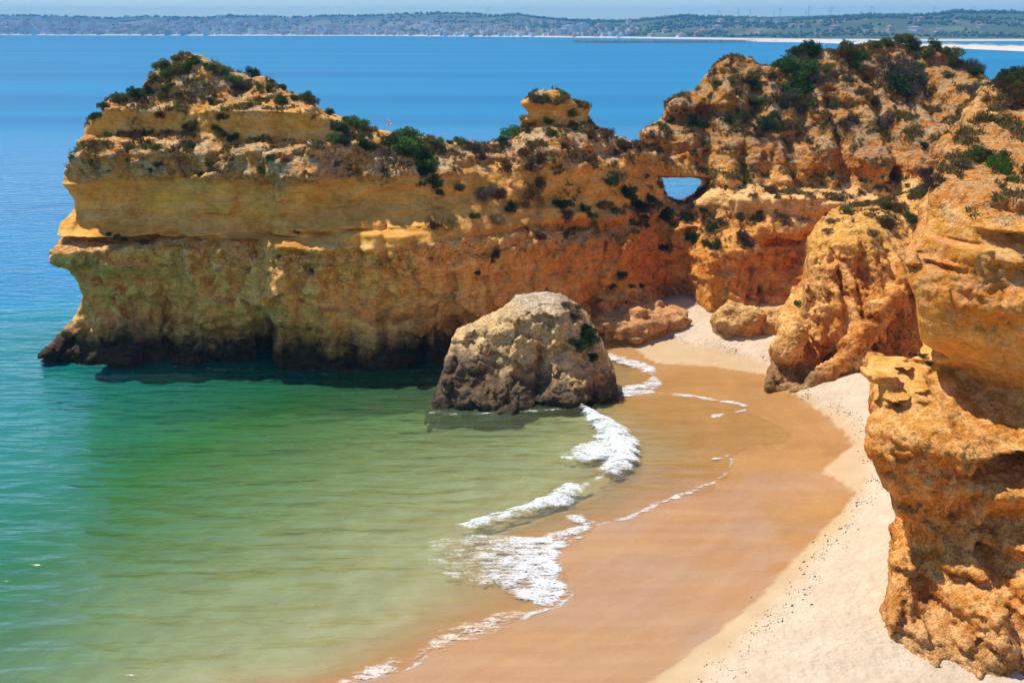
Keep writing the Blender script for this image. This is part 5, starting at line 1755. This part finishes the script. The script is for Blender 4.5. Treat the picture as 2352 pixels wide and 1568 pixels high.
LEAF = {
    'g': ("green", mat_leaf("green_leaves", (0.040, 0.090, 0.021), (0.147, 0.265, 0.058))),
    'd': ("dark green", mat_leaf("dark_leaves", (0.021, 0.051, 0.021), (0.078, 0.130, 0.051))),
    'o': ("olive", mat_leaf("olive_leaves", (0.054, 0.073, 0.021), (0.205, 0.225, 0.066))),
    'y': ("yellow-green", mat_leaf("yellow_leaves", (0.087, 0.123, 0.017), (0.246, 0.275, 0.051))),
    'b': ("brown", mat_leaf("brown_twigs", (0.058, 0.035, 0.019), (0.181, 0.113, 0.058))),
    'r': ("reddish", mat_leaf("red_leaves", (0.087, 0.032, 0.020), (0.225, 0.087, 0.049))),
    's': ("grey", mat_leaf("grey_twigs", (0.041, 0.038, 0.035), (0.138, 0.128, 0.107))),
    't': ("dry tan", mat_leaf("dry_stalks", (0.145, 0.096, 0.041), (0.377, 0.268, 0.123))),
}
M_stem = mat_plain("shrub_stem", (0.09, 0.06, 0.04), 0.9, 0.2, 5)


def shrub_mesh(seed, leaf, n, spiky):
    g = np.random.default_rng(seed)
    K = 15
    cen = g.normal(0, 1, (K, 3))
    cen /= np.linalg.norm(cen, axis=1)[:, None]
    cen *= g.uniform(0.2, 0.95, (K, 1)) ** 0.8
    cen[:, 2] = np.abs(cen[:, 2]) * 0.75 + 0.1
    rad = g.uniform(0.13, 0.40, K)
    k = g.choice(K, n, p=rad ** 2 / (rad ** 2).sum())
    d = g.normal(0, 1, (n, 3))
    d /= np.linalg.norm(d, axis=1)[:, None]
    rr = rad[k] * g.uniform(0.4, 1.25, n) ** 0.8
    c = cen[k] + d * rr[:, None]
    up = d * 0.8 + g.normal(0, 0.45, (n, 3)) + np.array((0, 0, 0.45 if not spiky else 1.0))
    up /= np.linalg.norm(up, axis=1)[:, None]
    a = np.cross(up, g.normal(0, 1, (n, 3)))
    a /= np.linalg.norm(a, axis=1)[:, None]
    L = leaf * g.uniform(0.6, 1.4, n)[:, None] * (1.7 if spiky else 1.0)
    Wd = leaf * g.uniform(0.35, 0.6, n)[:, None] * (0.45 if spiky else 1.0)
    V = np.stack([c - a * Wd, c + up * L * 0.15 + a * Wd * 0.2 - up * L * 0.5, c + a * Wd, c + up * L], 1).reshape(-1, 3)
    F = np.arange(4 * n).reshape(n, 4)
    return mesh_np("foliage", V, F, False)


SH = {}
for ci, code in enumerate(LEAF):
    for v in range(3):
        m = shrub_mesh(100 + ci * 7 + v, 0.085, 2100 if code in "gdo" else 1500, code in "tbrs")
        m.materials.append(LEAF[code][1])
        SH[(code, v)] = m
stem_me = bpy.data.meshes.new("stem")
sv_, sf_ = [], []
for k in range(5):
    a = k * 1.3
    tip = (math.cos(a) * 0.4, math.sin(a) * 0.4, 0.55)
    n0 = len(sv_)
    sv_ += [(0.05, 0, -0.25), (-0.03, 0.05, -0.25), (-0.03, -0.05, -0.25), tip]
    sf_ += [(n0, n0 + 1, n0 + 3), (n0 + 1, n0 + 2, n0 + 3), (n0 + 2, n0, n0 + 3)]
stem_me.from_pydata(sv_, [], sf_)
stem_me.materials.append(M_stem)


def Z1(l, ox, oy, k):
    return [(ox + x * k, oy + y * k, r * k, c) for x, y, r, c in l]


SHRUBS = []
SHRUBS += Z1([(1310, 430, 60, 'g'), (1230, 490, 70, 'o'), (1130, 500, 50, 'g'), (1090, 440, 60, 'o'), (1180, 400, 35, 'o'), (1400, 460, 50, 'g'), (1500, 500, 60, 'o'), (1560, 540, 50, 'g'), (1620, 600, 60, 's'), (1690, 500, 60, 'd'), (1740, 580, 30, 'o'),
              (1830, 555, 25, 'g'), (1800, 600, 40, 'o'), (1890, 595, 35, 'o'), (2060, 660, 60, 'o'), (2100, 700, 50, 'b'), (1870, 690, 60, 'd'), (1980, 665, 40, 'o'), (900, 640, 70, 'd'), (950, 620, 45, 'g'), (1000, 610, 45, 's'), (790, 670, 50, 'o'),
              (700, 700, 40, 'o'), (1110, 590, 35, 'g'), (1100, 640, 40, 'o'), (1270, 560, 30, 'o'), (1040, 520, 40, 'o'), (1160, 575, 25, 'o'), (1190, 640, 25, 'g'), (640, 780, 40, 'o'), (1410, 690, 40, 'o'), (1350, 660, 25, 'y'), (1670, 715, 30, 'g'),
              (1500, 790, 40, 'b'), (1300, 830, 40, 'o'), (1460, 860, 45, 'o'), (1280, 880, 45, 'b'), (1500, 920, 40, 'b'), (1570, 930, 45, 'o'), (730, 915, 30, 'g'), (900, 930, 60, 'b'), (1000, 900, 50, 'd'), (870, 1000, 40, 'o'), (1060, 1000, 40, 'o'),
              (1290, 990, 50, 'o'), (1390, 1100, 32, 'o'), (1450, 1150, 35, 'o'), (1060, 1100, 30, 'o'), (850, 1080, 25, 'y'), (1000, 1140, 30, 'o'), (480, 1035, 20, 'g'), (1830, 1060, 30, 'o'), (1760, 1140, 35, 'o'), (1920, 1080, 30, 'r'),
              (2210, 765, 30, 'd'), (2330, 815, 30, 'd'), (2260, 870, 60, 'd'), (2230, 950, 50, 'g'), (2300, 960, 45, 'd'), (1080, 760, 40, 'r'), (1250, 850, 35, 'b'), (960, 700, 30, 'b')], 0, 0, .3418)
SHRUBS += Z1([(790, 250, 28, 'o'), (950, 290, 38, 'b'), (830, 270, 30, 'o'), (730, 240, 25, 'b'), (1990, 220, 28, 'b'), (1880, 380, 22, 'y'), (2095, 470, 22, 'b')], 0, 459.3, .3418)
SHRUBS += Z1([(30, 765, 26, 'd'), (140, 815, 30, 'd'), (90, 870, 45, 'd'), (230, 860, 75, 'g'), (270, 980, 75, 'd'), (110, 950, 45, 's'), (560, 1000, 120, 'g'), (460, 970, 90, 'd'), (620, 1080, 100, 'g'), (690, 1160, 70, 'd'), (730, 1230, 50, 'd'), (760, 1300, 35, 'd'),
              (540, 930, 70, 'o'), (730, 960, 45, 'g'), (900, 950, 40, 'g'), (1000, 1000, 50, 's'), (1040, 1060, 50, 'b'), (830, 950, 25, 'o'), (1300, 900, 55, 'g'), (1240, 930, 55, 'g'), (1190, 955, 40, 'd'), (1510, 835, 45, 'y'), (1510, 890, 48, 'o'),
              (1660, 770, 42, 'y'), (1400, 680, 58, 's'), (1480, 665, 35, 'o'), (1690, 672, 28, 'o'), (1720, 715, 30, 'b'), (1350, 1040, 60, 'r'), (1470, 1060, 40, 'b'), (1780, 910, 30, 'r'), (1890, 930, 50, 'b'), (1920, 890, 40, 'r'), (1980, 970, 40, 'b'),
              (2060, 1000, 50, 's'), (2110, 1010, 40, 'b'), (1230, 1150, 60, 'b'), (1380, 1130, 45, 'b'), (1060, 1330, 80, 's'), (1150, 1320, 70, 'b'), (1390, 1290, 80, 'b'), (1450, 1240, 60, 'b'), (1600, 1390, 60, 'd'), (1620, 1450, 55, 's'), (1740, 1420, 40, 'd'),
              (1790, 1450, 35, 'g'), (1000, 1460, 40, 'o'), (770, 1510, 90, 't'), (720, 1530, 50, 'b'), (850, 1490, 40, 'o'), (1160, 1500, 60, 't'), (1250, 1410, 50, 'd'), (1400, 1550, 55, 't'), (1440, 1600, 45, 'b'), (1920, 1230, 50, 'd'), (2020, 1310, 70, 'd'),
              (1980, 1190, 55, 't'), (2080, 1390, 60, 'd'), (2170, 1330, 38, 'd'), (2140, 1460, 30, 'd'), (2270, 1470, 60, 'd'), (1330, 1380, 40, 'b'), (2150, 1520, 25, 'd'), (900, 1270, 40, 's'), (640, 1240, 30, 's'), (1950, 1040, 40, 'b')], 746.5, 0, .3418)
SHRUBS += Z1([(270, 790, 50, 'd'), (130, 765, 28, 'd'), (660, 505, 55, 'd'), (760, 495, 38, 's'), (840, 410, 48, 'd'), (430, 530, 40, 'o'), (520, 520, 25, 'o'), (1000, 300, 75, 'd'), (920, 340, 55, 'o'), (1040, 330, 40, 'g'), (900, 480, 100, 'g'), (880, 560, 90, 'g'),
              (940, 530, 70, 'd'), (830, 650, 70, 's'), (960, 430, 75, 'g'), (1060, 510, 60, 's'), (1240, 330, 70, 'o'), (1200, 350, 50, 'r'), (1320, 370, 42, 'g'), (1430, 300, 45, 'o'), (1490, 285, 40, 'o'), (1610, 285, 65, 'o'), (1640, 310, 45, 'd'),
              (1780, 300, 38, 'd'), (1910, 355, 52, 'o'), (2010, 430, 60, 's'), (2050, 470, 50, 'd'), (1600, 480, 110, 's'), (1570, 560, 110, 'd'), (1660, 580, 70, 's'), (1690, 420, 32, 'g'), (1230, 505, 32, 'o'), (1160, 660, 32, 'o'), (1030, 640, 30, 'g'),
              (690, 660, 45, 'g'), (640, 640, 38, 'g'), (720, 620, 30, 'g'), (590, 740, 42, 'o'), (540, 760, 26, 'g'), (480, 760, 36, 'd'), (650, 730, 36, 's'), (760, 770, 65, 'd'), (800, 810, 42, 'o'), (1240, 780, 62, 's'), (1500, 770, 65, 's'), (1740, 930, 45, 'd'),
              (1740, 1090, 72, 's'), (1800, 1170, 72, 's'), (1530, 1130, 55, 's'), (1620, 1165, 16, 'g'), (760, 1210, 48, 'b'), (660, 1240, 36, 't'), (1230, 1340, 42, 'o'), (1150, 1400, 36, 's'), (1620, 1390, 62, 'd'), (1500, 1440, 70, 'b'), (1450, 1400, 60, 'o'),
              (1550, 1330, 60, 'b'), (1480, 1310, 50, 'o'), (1400, 1480, 36, 's'), (1120, 1460, 32, 's'), (2290, 430, 75, 'd'), (2320, 380, 45, 'o'), (2270, 530, 70, 'b'), (2330, 560, 50, 'o'), (2180, 1080, 75, 'g'), (2050, 1000, 80, 'o'), (2120, 1000, 60, 's'),
              (2230, 1000, 50, 'o'), (2270, 1140, 32, 'g'), (2210, 1180, 26, 'g'), (2030, 590, 50, 's'), (2140, 530, 18, 'd'), (80, 1350, 52, 'd'), (210, 1370, 48, 'd'), (270, 1500, 50, 'd'), (400, 1440, 42, 'd'), (450, 1400, 45, 's'), (340, 1320, 26, 'd'),
              (270, 1290, 42, 's'), (580, 1490, 50, 's'), (570, 1370, 32, 's'), (410, 1560, 45, 'd'), (75, 1570, 40, 'd'), (600, 1540, 50, 's'), (350, 1540, 30, 'o'), (1750, 340, 40, 'o'), (1850, 330, 36, 'o'), (2000, 1060, 50, 's'), (1330, 590, 30, 's'),
              (1400, 650, 36, 's'), (1120, 440, 40, 'o'), (1290, 430, 40, 'o'), (700, 850, 45, 's'), (950, 700, 40, 's')], 1493, 0, .3655)
SHRUBS += [(2322, 196, 30, 'd'), (2345, 188, 30, 'o'), (2305, 205, 22, 'b'), (2352, 230, 28, 'b'), (1335, 765, 26, 'd'), (1350, 785, 24, 'd'), (1322, 790, 20, 'd'), (1356, 815, 15, 'd'), (1320, 727, 12, 's'), (1300, 705, 14, 'b'), (1325, 712, 12, 'b'), (1424, 636, 15, 'd'), (1407, 655, 9, 'd'), (1470, 658, 8, 'd'), (1450, 660, 7, 'd'), (1145, 585, 14, 's'),
           (1095, 626, 9, 'd'), (1130, 600, 8, 's'), (1833, 700, 12, 'g'), (2120, 820, 9, 'g'), (2135, 833, 8, 'g'), (2105, 815, 7, 'o')]
REG = [(0, 345, 0, 300, "on the left shoulder of the left headland"), (345, 740, 0, 225, "on the crown of the left headland"), (0, 740, 225, 300, "on the upper ledges of the left headland"), (0, 740, 300, 480, "on the rough middle band of the left headland"),
       (0, 740, 480, 900, "on the long ledge of the left headland"), (740, 1120, 0, 460, "on the saddle of the headland"), (740, 1120, 460, 900, "on the slope below the saddle"), (1120, 1370, 0, 330, "around the flat-topped pinnacle"),
       (1120, 1380, 330, 640, "on the wall below the pinnacle"), (1380, 1640, 0, 330, "on the rocks above the arch"), (1380, 1640, 330, 700, "on the slope around the arch"), (1640, 1960, 0, 170, "on the skyline left of the right hill's top"),
       (1960, 2290, 0, 170, "on the skyline of the right hill"), (1640, 1860, 170, 420, "on the left flank of the right hill"), (1860, 2200, 170, 420, "on the face of the right hill"), (2150, 2400, 120, 520, "on the near slope at the right edge"),
       (1640, 1880, 420, 700, "at the foot of the right hill"), (1880, 2150, 380, 700, "on the scrub slope above the orange spur"), (1280, 1380, 680, 900, "on the shoulder of the sea stack"), (0, 3000, 0, 3000, "on the low rocks by the sand")]
placed = []
for (vx, vy, r, c) in SHRUBS:
    for dy in (0, 4, 8, 14, 20, 28):
        h = shoot(vx, vy + dy)
        if h and h[2] < 170:
            break
    if not h or h[2] > 170 or h[3] == "beach" and vy < 690:
        continue
    loc, nor, dist, tn = h
    R = r / PF * dist * (1.05 if vx < 740 else 1.2)
    reg = next(n for (a, b, c0, d0, n) in REG if a <= vx < b and c0 <= vy < d0)
    placed.append((reg, c, vx, vy, r, R, loc, nor))
groups = {}
for p_ in placed:
    groups.setdefault((p_[0], p_[1]), []).append(p_)
NUMW = ["", "second", "third", "fourth", "fifth", "sixth", "seventh", "eighth", "ninth", "tenth", "eleventh", "twelfth", "thirteenth", "fourteenth", "fifteenth", "sixteenth", "seventeenth", "eighteenth", "nineteenth", "twentieth"]
for (reg, c), lst in groups.items():
    lst.sort(key=lambda q: q[2])
    for i, (_, _, vx, vy, r, R, loc, nor) in enumerate(lst):
        o = bpy.data.objects.new("shrub", None)
        col.objects.link(o)
        up = (nor * 0.55 + Vector((0, 0, 0.9))).normalized()
        o.location = loc - up * R * 0.22 + nor * R * 0.30
        q = up.to_track_quat('Z', 'Y')
        o.rotation_mode = 'QUATERNION'
        from mathutils import Quaternion
        o.rotation_quaternion = q @ Quaternion((0, 0, 1), rnd.random() * 6.28)
        o.scale = (R * rnd.uniform(0.95, 1.2), R * rnd.uniform(0.85, 1.1), R * rnd.uniform(0.75, 1.05))
        link("foliage", SH[(c, rnd.randrange(3))], None, o)
        link("stem", stem_me, None, o)
        nm_ = LEAF[c][0] + " shrub"
        lab = nm_ if len(lst) == 1 else ("leftmost " + nm_ if i == 0 else ("rightmost " + nm_ if i == len(lst) - 1 else NUMW[i] + " " + nm_ + " from the left"))
        tag(o, lab + " " + reg, "shrub", "shrubs on the cliffs")

# ------------------------------------------------------------------ low scrub and dry tufts
def scatter_tufts(name, codes, count, cond, size, seed, label):
    g = np.random.default_rng(seed)
    for ci, code in enumerate(codes):
        Vs, Fs, n = [], [], 0
        for (o, V, F, N) in ROCKS:
            w = cond(V, N, o.name)
            idx = np.nonzero(w > g.random(len(V)))[0]
            if len(idx) == 0:
                continue
            idx = g.choice(idx, min(len(idx), count.get(o.name, 0) // len(codes)), replace=False)
            k, m = 9, len(idx)
            sz = (size * g.uniform(0.5, 1.5, m))[:, None, None]
            d = g.normal(0, 0.75, (m, k, 3)) + N[idx][:, None, :] * 0.6 + np.array((0, 0, 0.75))
            d /= np.linalg.norm(d, axis=2)[:, :, None]
            a = np.cross(d, g.normal(0, 1, (m, k, 3)))
            a /= np.linalg.norm(a, axis=2)[:, :, None]
            c = V[idx][:, None, :] + g.normal(0, 0.35, (m, k, 3)) * sz
            T = np.stack([c - a * sz * 0.2, c + a * sz * 0.2, c + d * sz], 2).reshape(-1, 3)
            Vs.append(T)
            Fs.append(np.arange(len(T)).reshape(-1, 3) + n)
            n += len(T)
        if not Vs:
            continue
        me = mesh_np(name, np.concatenate(Vs), np.concatenate(Fs), False)
        tag(link(name, me, LEAF[code][1]), label % LEAF[code][0], kind="stuff")


def cond_up(V, N, nm):
    z, x = V[:, 2], V[:, 0]
    cl = fbm(V, 0.45, 2, 900)
    if nm == "headland":
        hgt = np.where(x < 4, sstep(16.5, 18.5, z), sstep(8.0, 11.0, z))
    elif nm == "near_cliff":
        hgt = sstep(20.0, 21.0, z)
    elif nm == "rib_cliff":
        hgt = sstep(12.5, 14.0, z)
    else:
        return np.zeros(len(V))
    vis = (N[:, 1] < 0.45)
    return vis * hgt * sstep(0.15, 0.75, N[:, 2]) * np.clip(-0.05 + 1.9 * cl, 0, 1)


scatter_tufts("low_scrub", "obtryt", {"headland": 22000, "near_cliff": 4000, "rib_cliff": 4000}, cond_up, 0.22, 66, "%s low scrub and dry tufts scattered over the cliff tops")

# ------------------------------------------------------------------ gulls
M_gw = mat_plain("white_feathers", (0.82, 0.82, 0.81), 0.7, 0.03, 8)
M_gg = mat_plain("grey_feathers", (0.30, 0.32, 0.35), 0.7, 0.05, 8)
M_gb = mat_plain("yellow_bill", (0.65, 0.42, 0.04), 0.5, 0.05, 8)


def loft(name, rings, seg, mat, parent):
    V, F = [], []
    for (x, z, ry, rz) in rings:
        for k in range(seg):
            a = 2 * math.pi * k / seg
            V.append((x, ry * math.cos(a), z + rz * math.sin(a)))
    for i in range(len(rings) - 1):
        for k in range(seg):
            F.append((i * seg + k, i * seg + (k + 1) % seg, (i + 1) * seg + (k + 1) % seg, (i + 1) * seg + k))
    me = bpy.data.meshes.new(name)
    n = len(V)
    me.from_pydata(V, [], F + [tuple(range(seg))[::-1], tuple(range(n - seg, n))])
    me.polygons.foreach_set("use_smooth", [True] * len(me.polygons))
    return link(name, me, mat, parent)


def gull(loc, yaw, label, pose="stand", s=1.0):
    r = bpy.data.objects.new("gull", None)
    col.objects.link(r)
    r.location = loc
    r.rotation_euler.z = yaw
    r.scale = (s, s, s)
    lift = 0.16 if pose != "sit" else 0.06
    hd = (0.24, lift + 0.27) if pose != "preen" else (0.20, lift + 0.10)
    loft("body", [(-0.33, lift + 0.06, 0.015, 0.008), (-0.24, lift + 0.07, 0.05, 0.03), (-0.10, lift + 0.09, 0.085, 0.075), (0.05, lift + 0.10, 0.095, 0.095), (0.15, lift + 0.14, 0.075, 0.085),
                  (0.195, (lift + 0.17 + hd[1]) / 2, 0.05, 0.055), (hd[0] - 0.01, hd[1], 0.048, 0.046), (hd[0] + 0.05, hd[1] - 0.005, 0.034, 0.032), (hd[0] + 0.075, hd[1] - 0.012, 0.012, 0.012)], 10, M_gw, r)
    loft("bill", [(hd[0] + 0.07, hd[1] - 0.012, 0.012, 0.012), (hd[0] + 0.125, hd[1] - 0.022, 0.005, 0.007)], 6, M_gb, r)
    for sd in (-1, 1):
        if pose == "flap":
            Vw = np.array([(0.12, sd * 0.07, lift + 0.16), (-0.12, sd * 0.07, lift + 0.14), (-0.06, sd * 0.30, lift + 0.42), (0.14, sd * 0.26, lift + 0.44), (-0.16, sd * 0.44, lift + 0.74), (-0.04, sd * 0.40, lift + 0.70)])
            Vw = np.concatenate([Vw, Vw + (0, 0, -0.02)])
            Fw = np.array([(0, 1, 2, 3), (3, 2, 4, 5), (9, 8, 7, 6), (11, 10, 8, 9), (0, 3, 9, 6), (3, 5, 11, 9), (1, 7, 8, 2), (2, 8, 10, 4), (4, 10, 11, 5)])
            link("wing", mesh_np("wing", Vw, Fw, False), M_gw, r)
        else:
            w = loft("wing", [(-0.36, 0.0, 0.006, 0.006), (-0.22, 0.01, 0.014, 0.035), (-0.02, 0.02, 0.02, 0.06), (0.10, 0.03, 0.012, 0.035)], 8, M_gg, r)
            w.location = (0, sd * 0.085, lift + 0.11)
        if pose != "sit":
            lg = loft("leg", [(0.0, 0, 0.008, 0.02), (0.012, 0, 0.008, 0.02)], 6, M_gb, r)
            bpy.data.meshes.remove(lg.data) if False else None
            lg.scale = (1, 1, 4.4)
            lg.location = (0.0, sd * 0.035, 0.08)
    return tag(r, label, "gull", "gulls on the rocks")


V2 = 0.5742
GULLS = [(699, 216, 2.6, "stand", "white gull standing on the very top of the left headland", True), (450, 402, 0.2, "sit", "white gull sitting among shrubs on the left shoulder of the headland", False),
         (836, 396, 0.1, "sit", "white gull resting on bare soil below the headland's crown", False), (1049, 399, 2.9, "stand", "grey-winged gull on a slab right of the headland's crown", False),
         (1240, 588, 2.6, "stand", "gull in shade at the right end of the rough band", False), (272, 617, 0.2, "stand", "gull perched on the far left corner of the rough band", False),
         (293, 956, 0.4, "stand", "gull standing on the pale ledge at the headland's left end", False), (1176, 932, 2.8, "sit", "gull beside a tuft on the ledge left of the sunlit sandstone wedges", False),
         (1559, 550, 0.1, "flap", "white gull with raised wings on the big green bush of the saddle", False), (2178, 372, 3.4, "preen", "white gull preening on top of the flat-topped pinnacle", True),
         (2140, 402, 1.0, "stand", "gull half hidden in the dark shrub on the pinnacle", False)]
for (ox, oy, yaw, pose, lab, sky_) in GULLS:
    vx, vy = ox * V2, oy * V2
    h = None
    for dx, dy in ((0, 0), (0, 1), (0, 2), (0, 3), (0, 4), (0, 6), (0, 8), (0, 10), (0, 14), (4, 6), (8, 8), (14, 10), (20, 14), (26, 20)):
        h = shoot(vx + dx, vy + dy)
        if h and h[2] < 170:
            break
    if not h:
        continue
    loc = h[0] + Vector((0, 0, 0.0))
    if pose == "flap":
        loc = loc + Vector((0, -0.6, 0.9))
    gull(loc, yaw, lab, pose, 1.0)

# ------------------------------------------------------------------ haze
Nh = NT("haze_air")
pv_ = Nh.n("ShaderNodeVolumePrincipled")
pv_.inputs["Color"].default_value = (0.14, 0.54, 1.0, 1)
pv_.inputs["Density"].default_value = 0.00014
pv_.inputs["Anisotropy"].default_value = 0.0
Nh.l(pv_.outputs[0], Nh.out.inputs["Volume"])
hz = link("haze", box_mesh("haze", [(-9500, 9500, -300, 9800, -11, 190)]), Nh.m)
tag(hz, "thin blue sea haze over the bay", kind="stuff")
